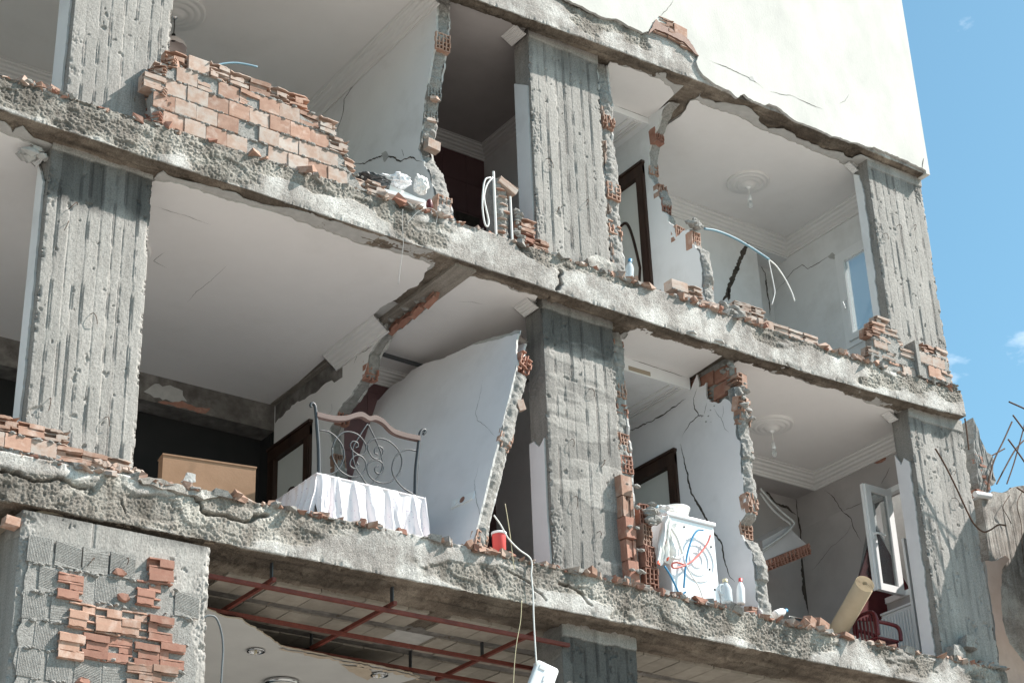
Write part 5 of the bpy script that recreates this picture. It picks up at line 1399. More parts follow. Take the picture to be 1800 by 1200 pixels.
for k in range(22):
    put('shard', k % 8, RNG.choice(('clay_red', 'clay', 'mortar')), NB, (5.2 + .1 * k * .6, .36 + RNG.uniform(-.03, .2), 2.03 + .05 * k * .35 + RNG.uniform(0, .04)), (RNG.uniform(-.6, .6), RNG.uniform(-.6, .6), RNG.uniform(0, 6)), (1.3, 1.3, 1.6))
m = MB(); m.tube([(5.024, 0.3, 2.007), (5.258, 0.3, 2.03)], .034, 14); m.build('drain_pipe', 'pvc_white', NB)
def bar(pts, r=.008): 
    m = MB(); m.tube(spline(pts, 8), r, 7); return m.build('rebar', 'rebar', NB)
bar([(5.295, 0.45, 1.717), (5.379, 0.45, 2.057), (5.471, 0.45, 2.307), (5.625, 0.45, 2.587), (5.849, 0.45, 2.882), (6.039, 0.45, 3.141)], .009)
bar([(5.916, 0.7, 2.461), (6.084, 0.7, 2.668), (6.343, 0.7, 2.968), (6.582, 0.7, 3.164), (6.859, 0.7, 3.3)], .009)
bar([(5.962, 0.6, 2.435), (6.139, 0.6, 2.711), (6.299, 0.6, 2.99), (6.434, 0.6, 3.231), (6.535, 0.6, 3.412)], .008)
bar([(5.71, 0.62, 2.684), (5.859, 0.62, 2.772), (6.053, 0.62, 2.885)], .008)
bar([(5.056, 0.3, 2.886), (5.054, 0.3, 2.752), (5.039, 0.3, 2.517)], .009)
bar([(4.12, -0.02, 2.197), (4.223, -0.02, 2.051), (4.344, -0.02, 1.828), (4.459, -0.02, 1.586), (4.534, -0.02, 1.466), (4.655, -0.02, 1.405), (4.785, -0.02, 1.455), (4.913, -0.02, 1.531), (5.028, -0.02, 1.548)], .009)
bar([(5.808, 0.27, 2.228), (5.649, 0.27, 2.018), (5.658, 0.27, 1.793), (5.613, 0.27, 1.528), (5.593, 0.27, 1.335)], .004); bar([(5.55, 0.27, 2.095), (5.406, 0.27, 1.935), (5.447, 0.27, 1.847), (5.498, 0.27, 1.761)], .004)
# out-of-frame slab and bars, added and shaped to throw the corner column's ragged shadow
sb = [(5.05, .5), (5.0, 1.40), (5.02, 1.72), (5.12, 1.95), (5.28, 2.33), (5.56, 2.75), (5.84, 3.05), (6.3, 3.1), (7.4, 2.9), (7.4, .5)]
rough_block('shadow_slab', [(x + .03, z) for x, z in sb], -.50, -.42, 'beam_concrete', 9, NB, .06)
for (a, b) in (((5.1, -.45, 1.85), (4.78, -.42, 2.3)), ((5.2, -.45, 2.2), (4.95, -.4, 2.62)), ((5.45, -.45, 2.6), (4.9, -.42, 2.75)), ((5.0, -.45, 1.6), (4.75, -.45, 1.75))):
    bar([a, tuple((np.array(a) + np.array(b)) / 2 + np.array([0, 0, .03])), b], .009)
rough_block('concrete_frame', [(5.9, 1.9), (5.95, -1.5), (7.4, -1.5), (7.4, 2.0)], .05, .32, 'beam_concrete', 15, NB, .035)

# ------------------------------------------------------------------ rubble strewn along the floor edges
def rubble(label, spots, seed, count, mats=('clay', 'clay_pale', 'mortar', 'clay_red')):
    r = random.Random(seed)
    V, F, M = [], [], []
    for _ in range(count):
        x, y, z, s = spots(r)
        L, W, H = s * r.uniform(.6, 1.6), s * r.uniform(.4, 1.0), s * r.uniform(.12, .6)
        b = len(V)
        Rm = Matrix.Rotation(r.uniform(0, 6.28), 3, 'Z') @ Matrix.Rotation(r.uniform(-.5, .5), 3, 'X') @ Matrix.Rotation(r.uniform(-.35, .35), 3, 'Y')
        for sx in (-1, 1):
            for sy in (-1, 1):
                for sz in (0, 1):
                    q = Rm @ Vector((sx * L * .5 * r.uniform(.4, 1.1), sy * W * .5 * r.uniform(.4, 1.1), sz * H * r.uniform(.7, 1.1)))
                    V.append((x + q.x, y + q.y, z + q.z))
        F += [tuple(b + i for i in f) for f in ((0, 1, 3, 2), (4, 6, 7, 5), (0, 4, 5, 1), (2, 3, 7, 6), (0, 2, 6, 4), (1, 5, 7, 3))]
        k = r.choices(range(len(mats)), [3, 3, 3, 1.5][:len(mats)])[0]
        M += [k] * 6
    o = mk('rubble', V, F, list(mats), None, midx=M)
    return tag(o, label, 'rubble', kind='stuff')
def along(top, x0, x1, dens=None):
    tx, tz = zip(*top)
    pf = np.polyfit(tx, tz, min(4, len(tx) - 1))
    def f(r):
        for _ in range(60):
            x = r.uniform(x0, x1)
            if dens is None or r.random() < dens(x): break
        y = abs(r.gauss(.0, .05)) + (.0 if r.random() < .7 else .08)
        return x, y, float(np.polyval(pf, x)) - .012, r.choice((.025, .03, .04, .05, .07, .09, .12))
    return f
def bumps(cs_, base=.3):
    return lambda x: max([base] + [math.exp(-((x - c) / w) ** 2) for c, w in cs_])
rubble('crushed brick and mortar rubble along the lower open floor edge', along(B0t, -5.8, 4.7, bumps(((-4.2, .5), (-1.6, .5), (-.2, .5), (.9, .5), (2.2, .5), (4.2, .4)), .35)), 3, 1300)
rubble('crushed brick and mortar rubble along the upper open floor edge', along(B1t, -5.8, 4.6, bumps(((-5.3, .4), (-1.9, .6), (.2, .5), (1.3, .6), (3, .5)), .25)), 4, 1000)

# ------------------------------------------------------------------ things left in the rooms
def blob(name, c, size, mat, seed, parent=None, amp=.25, freq=3.0, n=40, flat=None):
    th = np.linspace(0, np.pi, n); ph = np.linspace(0, 2 * np.pi, 2 * n)
    T, Pp = np.meshgrid(th, ph, indexing='ij')
    d = np.stack([np.sin(T) * np.cos(Pp), np.sin(T) * np.sin(Pp), np.cos(T)], -1)
    rdg = 1 - np.abs(fbm(d + seed, freq, 3, seed)) * 1.6
    r = 1 + amp * (fbm(d + seed * 1.7, freq * .6, 3, seed + 1) + .8 * rdg - .5)
    P = d * r[..., None] * np.array(size) + np.array(c)
    if flat is not None: P[..., 2] = np.maximum(P[..., 2], flat)
    return mk(name, P.reshape(-1, 3), grid_faces(n, 2 * n, False), mat, parent, smooth=True)

# bed with wrought-iron headboard
BED = empty('bed', (-2.37, 1.3, 0), 'iron bed with scrolled headboard and sprigged pink-white valance at the floor edge', 'bed')
def iron(name, pts, r=.0065, mat='iron_paint', n=6, rr=None):
    s = spline(pts, 7)
    m = MB(); m.tube(s, r if rr is None else [rr[0] + (rr[1] - rr[0]) * i / (len(s) - 1) for i in range(len(s))], 8); return m.build(name, mat, BED, True)
iron('post', [(-2.903, 0.32, 1.07), (-2.908, 0.32, 1.094), (-2.893, 0.32, 1.11), (-2.872, 0.32, 1.098), (-2.861, 0.32, 1.051), (-2.849, 0.32, 0.939), (-2.829, 0.32, 0.721), (-2.82, 0.32, 0.431), (-2.811, 0.32, 0.194)], rr=(.011, .019))
iron('post', [(-1.841, 0.32, 1.086), (-1.818, 0.32, 1.118), (-1.829, 0.32, 1.131), (-1.857, 0.32, 1.114), (-1.877, 0.32, 1.067), (-1.893, 0.32, 0.936), (-1.917, 0.32, 0.752), (-1.926, 0.32, 0.515), (-1.929, 0.32, 0.229)], rr=(.011, .019))
wr = [(-2.856, 0.32, 1.032), (-2.704, 0.32, 1.036), (-2.588, 0.32, 1.064), (-2.489, 0.32, 1.116), (-2.428, 0.32, 1.131), (-2.368, 0.32, 1.112), (-2.309, 0.32, 1.134), (-2.233, 0.32, 1.117), (-2.148, 0.32, 1.06), (-2.036, 0.32, 1.046), (-1.88, 0.32, 1.051)]
m = MB()
for i, p in enumerate(spline(wr, 6)):
    m.v += [(p.x, .30, p.z + .006), (p.x, .345, p.z + .006), (p.x, .345, p.z - .036), (p.x, .30, p.z - .036)]
k = len(m.v) // 4
for i in range(k - 1):
    for j in range(4): m.f.append((4 * i + j, 4 * i + (j + 1) % 4, 4 * i + 4 + (j + 1) % 4, 4 * i + 4 + j))
m.f += [(3, 2, 1, 0), (4 * k - 4, 4 * k - 3, 4 * k - 2, 4 * k - 1)]; m.m = [0] * len(m.f)
fix_normals(m.build('top_rail', 'headboard_wood', BED))
br = [(-2.815, 0.32, 0.49), (-1.931, 0.32, 0.519)]
m = MB(); m.tube(br, .016, 6); m.build('bottom_rail', 'iron_paint', BED)
def zz(*a): return a
iron('scroll', [(-2.378, 0.32, 1.056), (-2.464, 0.32, 0.91), (-2.517, 0.32, 0.798), (-2.5, 0.32, 0.668), (-2.439, 0.32, 0.583), (-2.373, 0.32, 0.521), (-2.296, 0.32, 0.589), (-2.241, 0.32, 0.691), (-2.247, 0.32, 0.804), (-2.295, 0.32, 0.916), (-2.378, 0.32, 1.056)])
iron('scroll', [(-2.832, 0.32, 0.893), (-2.725, 0.32, 0.893), (-2.63, 0.32, 0.826), (-2.595, 0.32, 0.725), (-2.641, 0.32, 0.602), (-2.721, 0.32, 0.535), (-2.808, 0.32, 0.511)])
iron('scroll', [(-2.706, 0.32, 0.764), (-2.665, 0.32, 0.863), (-2.584, 0.32, 0.934), (-2.475, 0.32, 0.937), (-2.405, 0.32, 0.878), (-2.392, 0.32, 0.826), (-2.416, 0.32, 0.776), (-2.464, 0.32, 0.76), (-2.522, 0.32, 0.787), (-2.541, 0.32, 0.827), (-2.517, 0.32, 0.865), (-2.475, 0.32, 0.862), (-2.469, 0.32, 0.831), (-2.494, 0.32, 0.813)])
iron('scroll', [(-2.706, 0.32, 0.764), (-2.699, 0.32, 0.677), (-2.641, 0.32, 0.592), (-2.557, 0.32, 0.557), (-2.486, 0.32, 0.565), (-2.415, 0.32, 0.62), (-2.392, 0.32, 0.692), (-2.426, 0.32, 0.746), (-2.487, 0.32, 0.75), (-2.535, 0.32, 0.694), (-2.54, 0.32, 0.649), (-2.5, 0.32, 0.633), (-2.463, 0.32, 0.666), (-2.481, 0.32, 0.694)])
iron('scroll', [(-2.379, 0.32, 0.874), (-2.344, 0.32, 0.918), (-2.271, 0.32, 0.95), (-2.173, 0.32, 0.945), (-2.086, 0.32, 0.886), (-2.051, 0.32, 0.803), (-2.077, 0.32, 0.695), (-2.137, 0.32, 0.614), (-2.223, 0.32, 0.567), (-2.309, 0.32, 0.567), (-2.367, 0.32, 0.608), (-2.382, 0.32, 0.672), (-2.357, 0.32, 0.722), (-2.295, 0.32, 0.753), (-2.241, 0.32, 0.736), (-2.228, 0.32, 0.684), (-2.266, 0.32, 0.64), (-2.301, 0.32, 0.645), (-2.309, 0.32, 0.676), (-2.282, 0.32, 0.706)])
iron('scroll', [(-2.379, 0.32, 0.874), (-2.373, 0.32, 0.821), (-2.33, 0.32, 0.767), (-2.271, 0.32, 0.769), (-2.235, 0.32, 0.817), (-2.234, 0.32, 0.862), (-2.271, 0.32, 0.877), (-2.309, 0.32, 0.845), (-2.309, 0.32, 0.81), (-2.282, 0.32, 0.806)])
iron('scroll', [(-1.915, 0.32, 0.92), (-2.001, 0.32, 0.911), (-2.087, 0.32, 0.856), (-2.136, 0.32, 0.772), (-2.144, 0.32, 0.68), (-2.102, 0.32, 0.612), (-2.029, 0.32, 0.558), (-1.936, 0.32, 0.528)])
# mattress and valance
m = MB(); m.box((-2.83, .36, .2), (-1.91, 2.2, .47)); mt = m.build('mattress', 'sprig_sheet', BED)
def valance(p0, p1, z0, z1, seed, folds, outn, flare):
    nu, nv = 220, 26
    u = np.linspace(0, 1, nu); v = np.linspace(0, 1, nv)
    U_, V_ = np.meshgrid(u, v, indexing='ij')
    p0, p1, o = np.array(p0), np.array(p1), np.array(outn)
    q = np.stack([U_ * 9 + seed, U_ * 0, V_ * .8], -1)
    ph = U_ * folds * 2 * np.pi + 2.2 * fbm(q, 1.0, 2, seed)
    amp = .004 + .055 * V_ ** .8 * (.55 + .6 * np.abs(fbm(q, .7, 2, seed + 3)))
    w = np.sin(ph) * amp + .35 * amp * np.sin(2.3 * ph + 1) + flare * V_ ** 1.5 + .012 * fbm(q * np.array([3, 1, 4]), 2, 2, seed + 5) * V_
    P = p0 + (p1 - p0) * U_[..., None] + o * w[..., None]
    z = z1 + (z0 - z1) * V_ + .03 * np.sin(ph * .37 + 1) * V_ ** 2 + .006 * np.sin(ph) * (1 - V_)
    P[..., 2] = z
    return mk('valance', P.reshape(-1, 3), grid_faces(nu, nv), 'sprig_sheet', BED, smooth=True)
zt_ = .495
valance((-2.87, .27, 0), (-1.86, .27, 0), .015, zt_, 3, 6, (0, -1, 0), .05)
valance((-2.87, 2.2, 0), (-2.87, .27, 0), .015, zt_, 5, 17, (-1, 0, 0), .07)
m = MB(); m.box((-2.872, .268, zt_ - .006), (-1.858, 2.2, zt_ + .004)); m.build('sheet', 'sprig_sheet', BED)

BX = empty('cardboard_box', (-3.6, .95, 0), 'plain flat brown box standing on the lower floor between column and bed', 'box')
bxm = Matrix.Translation((-3.948, .763, 0)) @ Matrix.Rotation(math.atan2(-.132, .734), 4, 'Z')
m = MB(); m.box((0, 0, 0), (.746, .13, .59), bxm); m.build('body', 'cardboard', BX)
m = MB(); m.box((-.006, -.006, .591), (.752, .136, .603), bxm); m.build('lid', 'cardboard', BX)

BK = empty('bucket', (-1.27, .25, .1), 'small red pail with a pale rim at the foot of the leaning wall', 'bucket')
bx, by_, bz = [(-1.177, 0.22, 0.136)][0]; zt2 = [(-1.17, 0.22, 0.306)][0][2]
m = MB(); m.lathe([(.001, bz - .25), (.05, bz - .25), (.058, zt2 - .01), (.058, zt2), (.052, zt2), (.048, bz - .2)], 28, Matrix.Translation((bx, by_, 0))); m.build('body', 'red_plastic', BK, True)
m = MB(); m.lathe([(.058, zt2 - .012), (.064, zt2 - .012), (.064, zt2 + .008), (.052, zt2 + .008), (.052, zt2)], 28, Matrix.Translation((bx, by_, 0))); m.build('rim', 'pvc_white', BK, True)

# washing machine seen from behind
WM = empty('washing_machine', (.86, .4, 0), 'white washing machine, its back with hoses turned to the street', 'washing machine')
wx0, wx1, wy0, wy1, wh = .585, 1.135, .13, .65, .80
m = MB(); m.box((wx0, wy0, .02), (wx1, wy1, wh)); b_ = m.build('body', 'enamel_white', WM)
bv = b_.modifiers.new('bevel', 'BEVEL'); bv.width = .012; bv.segments = 3
m = MB(); m.box((wx0 - .012, wy0 - .02, wh + .001), (wx1 + .012, wy1 + .01, wh + .032)); t_ = m.build('top', 'enamel_white', WM)
bv = t_.modifiers.new('bevel', 'BEVEL'); bv.width = .008; bv.segments = 2
wc = Matrix.Translation(((wx0 + wx1) / 2 + .03, wy0, .44)) @ Matrix.Rotation(math.pi / 2, 4, 'X')
for R_ in (.21, .15, .08):
    m = MB(); m.lathe([(R_, -.004), (R_ - .006, .007), (R_ - .014, .007), (R_ - .02, -.004)], 48, wc); m.build('pressed_ring', 'enamel_white', WM, True)
for (x, z) in ((.64, .72), (1.08, .60), (1.08, .20), (1.04, .38), (.65, .1), (.86, .08), (.78, .73)):
    m = MB(); m.lathe([(.010, 0), (.010, .004), (.001, .005)], 10, Matrix.Translation((x, wy0, z)) @ Matrix.Rotation(math.pi / 2, 4, 'X')); m.build('screw', 'black_rubber', WM)
def hose(name, pts, r, mat, parent=WM):
    m = MB(); m.tube(spline(pts, 9), r, 9); return m.build(name, mat, parent, True)
hose('hose', [(0.967, 0.09, 0.724), (0.899, 0.09, 0.705), (0.831, 0.09, 0.622), (0.763, 0.09, 0.475), (0.723, 0.09, 0.336), (0.697, 0.09, 0.2), (0.684, 0.09, 0.135)], .009, 'blue_hose')
hose('hose', [(1.041, 0.08, 0.687), (0.991, 0.08, 0.596), (0.878, 0.08, 0.467), (0.75, 0.08, 0.364), (0.648, 0.08, 0.313), (0.569, 0.08, 0.293), (0.566, 0.08, 0.329), (0.632, 0.08, 0.352), (0.703, 0.08, 0.344)], .009, 'red_hose')
hose('hose', [(0.464, 0.07, 0.286), (0.521, 0.07, 0.213), (0.576, 0.07, 0.12), (0.614, 0.07, 0.054), (0.681, 0.07, 0.087)], .009, 'blue_hose')
hose('drain_hose', [(0.558, 0.05, 0.645), (0.615, 0.05, 0.566), (0.656, 0.05, 0.452), (0.659, 0.05, 0.416), (0.596, 0.05, 0.372), (0.538, 0.05, 0.372)], .013, 'white_cable')
hose('power_cord', [(0.653, 0.02, 0.352), (0.718, 0.02, 0.234), (0.793, 0.02, 0.143), (0.832, 0.02, 0.021), (0.828, 0.02, -0.134), (0.827, 0.02, -0.323)], .006, 'white_cable')
# cloth hanging off its corner and a bundle on top
def drape(name, corners, mat, label, seed, fold=.03, nf=3, group=None):
    """cloth strip: corners TL,TR,BR,BL in 3-D"""
    A = [np.array(c) for c in corners]
    nu, nv = 60, 60
    u, v = np.meshgrid(np.linspace(0, 1, nu), np.linspace(0, 1, nv), indexing='ij')
    P = (A[0] * (1 - u)[..., None] + A[1] * u[..., None]) * (1 - v)[..., None] + (A[3] * (1 - u)[..., None] + A[2] * u[..., None]) * v[..., None]
    q = np.stack([u * 3 + seed, v, u * 0], -1)
    P[..., 1] -= fold * (np.sin(u * nf * 6.28 + 2 * fbm(q, 1, 2, seed)) * (.3 + .7 * v) + .8 * fbm(q, 2.5, 3, seed + 1))
    P[..., 2] += .02 * fbm(q, 3, 2, seed + 2) * v
    P[..., 0] += .015 * fbm(q, 3, 3, seed + 4)
    o = mk(name, P.reshape(-1, 3), grid_faces(nu, nv), mat, None, smooth=True)
    sl = o.modifiers.new('thickness', 'SOLIDIFY'); sl.thickness = .003
    return tag(o, label, 'cloth', group)
drape('cloth', [(0.506, 0.09, 0.771), (0.624, 0.09, 0.714), (0.577, 0.09, 0.361), (0.379, 0.09, 0.287)], 'floral_cloth', 'flowered cloth draped over the corner of the washing machine', 3, .035, 2)
bs = empty('laundry_basket', (.75, .35, wh), 'pale round basket heaped with cloth on the washing machine', 'basket')
m = MB(); m.lathe([(.10, wh + .035), (.135, wh + .17), (.142, wh + .17), (.142, wh + .18), (.13, wh + .18), (.095, wh + .05), (.001, wh + .05)], 30, Matrix.Translation((.86, .33, 0))); m.build('basket_body', 'white_cable', bs, True)
blob('laundry', (.86, .33, wh + .13), (.115, .105, .07), 'floral_cloth', 5, bs, .2)
tb = blob('cloth_bundle', (.70, .24, wh + .085), (.10, .085, .055), 'floral_cloth', 8, None, .35, flat=wh + .034); tag(tb, 'rumpled flowered cloth lying on the left of the washing machine top', 'cloth')
jr = empty('plastic_jar', (.67, .36, wh), 'pale blue plastic jar behind the cloth on the washing machine', 'jar')
m = MB(); m.lathe([(.001, wh + .034), (.05, wh + .034), (.052, wh + .13), (.046, wh + .15), (.001, wh + .15)], 20, Matrix.Translation((.66, .36, 0))); m.build('jar_body', 'clear_plastic', jr, True)
m = MB(); m.lathe([(.05, wh + .15), (.05, wh + .175), (.001, wh + .176)], 20, Matrix.Translation((.66, .36, 0))); m.build('jar_lid', 'blue_cable', jr, True)

def bottle(name, base, h, r, bodym, capm, label, tilt=(0, 0, 0), handle=False):
    h *= .85; r *= .85
    t = empty(name, base, label, 'bottle')
    x, y, z = base
    m = MB(); m.lathe([(.001, z), (r * .95, z), (r, z + h * .05), (r, z + h * .55), (r * .8, z + h * .7), (r * .35, z + h * .85), (r * .35, z + h * .88), (.001, z + h * .88)], 22, Matrix.Translation((x, y, 0))); m.build('bottle_body', bodym, t, True)
    m = MB(); m.lathe([(r * .45, z + h * .86), (r * .45, z + h), (.001, z + h)], 18, Matrix.Translation((x, y, 0))); m.build('cap', capm, t, True)
    if handle:
        m = MB(); m.tube(spline([(x - r * .9, y, z + h * .3), (x - r * 1.5, y, z + h * .45), (x - r * 1.3, y, z + h * .68), (x - r * .5, y, z + h * .75)]), .012, 8); m.build('handle', bodym, t, True)
    t.rotation_euler = tilt
    return t
b0 = [(1.203, 0.12, 0.153)][0]; bottle('detergent_jug', (b0[0], .12, b0[2] - .06), .26, .062, 'clear_plastic', 'yellow_wire', 'clear detergent jug with tan cap beside the cracked lilac wall', handle=True)
b0 = [(1.366, 0.12, 0.171)][0]; bottle('bleach_bottle', (b0[0], .12, b0[2] - .06), .29, .045, 'pvc_white', 'red_plastic', 'white bottle with red cap at the foot of the cracked lilac wall', (0, .1, 0))
b0 = [(1.81, 0.16, 0.1)][0]; bottle('spray_bottle', (b0[0], .16, b0[2]), .20, .045, 'pvc_white', 'blue_hose', 'white bottle with blue cap toppled past the broken wall end', (0, 1.15, 0))
b0 = [(0.35, 0.12, 3.13)][0]; bottle('water_bottle', (b0[0], .14, b0[2] - .04), .30, .05, 'clear_plastic', 'blue_hose', 'clear water bottle with blue cap beside the upper middle column', (0, .15, 0))

# ---- right-hand room, lower floor
RO = empty('rolled_lino', (3.1, .5, 0), 'rolled sheet of tan lino leaning in the lower right room', 'roll')
pa, pb = Vector([(3.137, 0.25, 0.665)][0]), Vector([(3.333, 0.8, 0.451)][0])
dv = (pa - pb).normalized()
L_ = 1.5
e1_ = dv.orthogonal().normalized(); e2_ = dv.cross(e1_)
V, F = [], []
ns = 150
for i in range(ns + 1):
    a = i / ns * 2 * math.pi * 5.2; r_ = .028 + .075 * i / ns
    o_ = (e1_ * math.cos(a) + e2_ * math.sin(a)) * r_
    V += [pa + o_, pa - dv * L_ + o_]
F = [(2 * i, 2 * i + 1, 2 * i + 3, 2 * i + 2) for i in range(ns)]
o = mk('sheet', V, F, ['lino', 'lino_edge'], RO, True); sl = o.modifiers.new('thickness', 'SOLIDIFY'); sl.thickness = .006; sl.material_offset_rim = 1
# child's plastic chair
CH = empty('plastic_chair', (3.62, .62, 0), 'small dark red plastic chair by the radiator', 'chair')
cx, cy, sc_ = 3.62, .62, .62
def cb(name, a, b, bev=.008):
    m = MB(); m.box((cx + a[0] * sc_, cy + a[1] * sc_, a[2] * sc_), (cx + b[0] * sc_, cy + b[1] * sc_, b[2] * sc_)); o = m.build(name, 'maroon_plastic', CH)
    q = o.modifiers.new('bevel', 'BEVEL'); q.width = bev; q.segments = 2
    return o
cb('seat', (-.24, -.22, .40), (.24, .24, .44))
for sx in (-.23, .19):
    for sy in (-.2, .19): cb('leg', (sx, sy, 0), (sx + .04, sy + .04, .40))
for k in range(6): cb('back_slat', (-.25, -.2 + .075 * k, .44), (-.22, -.165 + .075 * k, .80))
m = MB(); m.tube(spline([(cx - .24 * sc_, cy - .24 * sc_, .44 * sc_), (cx - .24 * sc_, cy - .24 * sc_, .72 * sc_), (cx - .24 * sc_, cy - .14 * sc_, .84 * sc_), (cx - .24 * sc_, cy + .14 * sc_, .84 * sc_), (cx - .24 * sc_, cy + .24 * sc_, .72 * sc_), (cx - .24 * sc_, cy + .24 * sc_, .44 * sc_)]), .018, 8); m.build('back_frame', 'maroon_plastic', CH, True)
for sy in (-.25, .25):
    m = MB(); m.tube(spline([(cx - .24 * sc_, cy + sy * sc_, .66 * sc_), (cx + .05 * sc_, cy + sy * sc_, .66 * sc_), (cx + .20 * sc_, cy + sy * sc_, .64 * sc_), (cx + .25 * sc_, cy + sy * sc_, .56 * sc_), (cx + .24 * sc_, cy + sy * sc_, .42 * sc_)]), .02, 8); m.build('armrest', 'maroon_plastic', CH, True)
# maroon table top tipped behind the roll, glass sheet leaning by the window
p = [Vector(q) for q in [(4.377, 1.15, 1.804), (4.802, 1.15, 1.154), (4.378, 1.15, 0.77), (3.775, 1.15, 0.669)]]
m = MB(); m.v = [tuple(q) for q in p] + [tuple(q + Vector((.0, .03, 0))) for q in p]; m.f = [(0, 1, 2, 3), (7, 6, 5, 4)] + [(i, i + 4, (i + 1) % 4 + 4, (i + 1) % 4) for i in range(4)]; m.m = [0] * 6
tp_ = fix_normals(m.build('table_top', 'maroon_cloth')); tag(tp_, 'dark red cloth-covered board tipped up behind the tan roll', 'board')
p = [Vector(q) for q in [(4.079, 1, 1.63), (4.251, 1, 1.569), (4.18, 1, 1.169), (3.877, 1, 1.113)]]
m = MB(); m.v = [tuple(q) for q in p] + [tuple(q + Vector((0, .008, 0))) for q in p]; m.f = [(0, 1, 2, 3), (7, 6, 5, 4)] + [(i, i + 4, (i + 1) % 4 + 4, (i + 1) % 4) for i in range(4)]; m.m = [0] * 6
gl = fix_normals(m.build('glass_sheet', 'window_glass')); tag(gl, 'dark sheet of glass leaning beside the open casement', 'glass')
RD = empty('radiator', (4.33, .9, .1), 'white ribbed panel radiator below the open casement', 'radiator')
m = MB(); m.box((4.30, .58, .12), (4.37, 1.22, .80)); m.build('panel', 'pvc_white', RD)
for k in range(16):
    m = MB(); m.box((4.285, .60 + .039 * k, .15), (4.2995, .622 + .039 * k, .77)); m.build('rib', 'pvc_white', RD)
m = MB(); m.box((4.278, .575, .802), (4.375, 1.225, .822)); m.build('top_grille', 'pvc_white', RD)
s0, s1 = Vector([(4.189, 0.62, 1.461)][0]), Vector([(4.201, 0.62, 0.278)][0])
m = MB(); m.v = []; w_ = Vector((.045, 0, 0)); d_ = Vector((0, .03, 0))
m.v = [tuple(q) for q in (s0, s0 + w_, s1 + w_, s1, s0 + d_, s0 + w_ + d_, s1 + w_ + d_, s1 + d_)]; m.f = [(0, 1, 2, 3), (7, 6, 5, 4), (0, 4, 5, 1), (1, 5, 6, 2), (2, 6, 7, 3), (3, 7, 4, 0)]; m.m = [0] * 6
wsx = fix_normals(m.build('window_strip', 'pvc_white')); tag(wsx, 'long white plastic window profile standing against the corner column', 'strip')
# fallen block of hollow brick wall caught on cables
FC = empty('wall_chunk', (3.2, 1.5, 1.5), 'tilted chunk of hollow brick wall hanging on cables in the lower right room', 'wall')
ca, cb_, cc, cd = [Vector(q) for q in [(3.107, 1.55, 1.529), (3.497, 1.55, 1.764), (3.788, 1.55, 1.586), (3.086, 1.55, 1.247)]]
V = [ca, cb_, cc, cd] + [q + Vector((.03, .16, .06)) for q in (ca, cb_, cc, cd)]
fc_o = mk('plaster_face', V, [(0, 1, 2, 3), (7, 6, 5, 4), (0, 4, 5, 1), (1, 5, 6, 2), (2, 6, 7, 3), (3, 7, 4, 0)], 'wall_taupe', FC); fix_normals(fc_o)
ed = cc - cd; nb_ = 4; ang = math.atan2(ed.z, ed.x)
for k in range(nb_):
    p = cd + ed * ((k + .5) / nb_)
    put('end', k, 'clay_red', FC, (p.x, p.y - .01, p.z - .07), (.15, -ang, 0), (ed.length / nb_ / .134, 1, .55))
    put('end', k, 'clay_red', FC, (p.x, p.y - .005, p.z - .0), (.15, -ang, 0), (ed.length / nb_ / .134, .6, .25))
def wire(name, pts, r, mat, label, cat='cable', n=9):
    m = MB(); m.tube(spline(pts, n), r, 8); o = m.build(name, mat, None, True); return tag(o, label, cat)
wire('conduit', [(3.102, 1.5, 2.091), (3.239, 1.5, 1.98), (3.386, 1.5, 1.883), (3.522, 1.5, 1.815), (3.532, 1.5, 1.773), (3.393, 1.5, 1.644), (3.218, 1.5, 1.522), (3.045, 1.5, 1.407)], .011, 'undercoat', 'cream conduit sagging over the hanging wall chunk', 'conduit')
wire('conduit', [(3.125, 1.53, 2.056), (3.237, 1.53, 1.939), (3.384, 1.53, 1.842), (3.506, 1.53, 1.791), (3.499, 1.53, 1.738), (3.351, 1.53, 1.602), (3.158, 1.53, 1.458), (3.029, 1.53, 1.371)], .011, 'undercoat', 'second cream conduit just below the first over the wall chunk', 'conduit')
md = empty('metal_tray', tuple([(2.068, 0.15, 0.114)][0]), 'dark metal tray on its edge in the rubble by the tan roll', 'tray')
tx_, ty_, tz_ = [(2.127, 0.2, 0.101)][0]
m = MB(); m.box((tx_ - .10, ty_, tz_ - .05), (tx_ + .06, ty_ + .02, tz_ + .03)); m.build('plate', 'iron_paint', md)
m = MB(); m.tube([(tx_ - .10, ty_ - .004, tz_ + .033), (tx_ + .06, ty_ - .004, tz_ + .033), (tx_ + .06, ty_ - .004, tz_ - .05)], .007, 6); m.build('rim', 'chrome', md)
for i, (px_, lab) in enumerate((([(2.374, 0.12, 0.075)][0], 'clean broken brick lying before the tan lino roll'), ([(1.509, 0.08, 0.035)][0], 'broken flat brick at the foot of the lilac wall end'), ([(2.212, 0.1, 0.069)][0], 'wedge of brick leaning left of the brick before the roll'))):
    o = put(('full', 'comb', 'full')[i], i, 'clay', None, (px_[0], px_[1], px_[2] - .03), (.2, .12 * (1, -1, 2)[i], .3), (.95 if i < 2 else .6, .7, .6)); o.name = 'loose_brick'; tag(o, lab, 'brick', 'loose bricks on the floor edges')

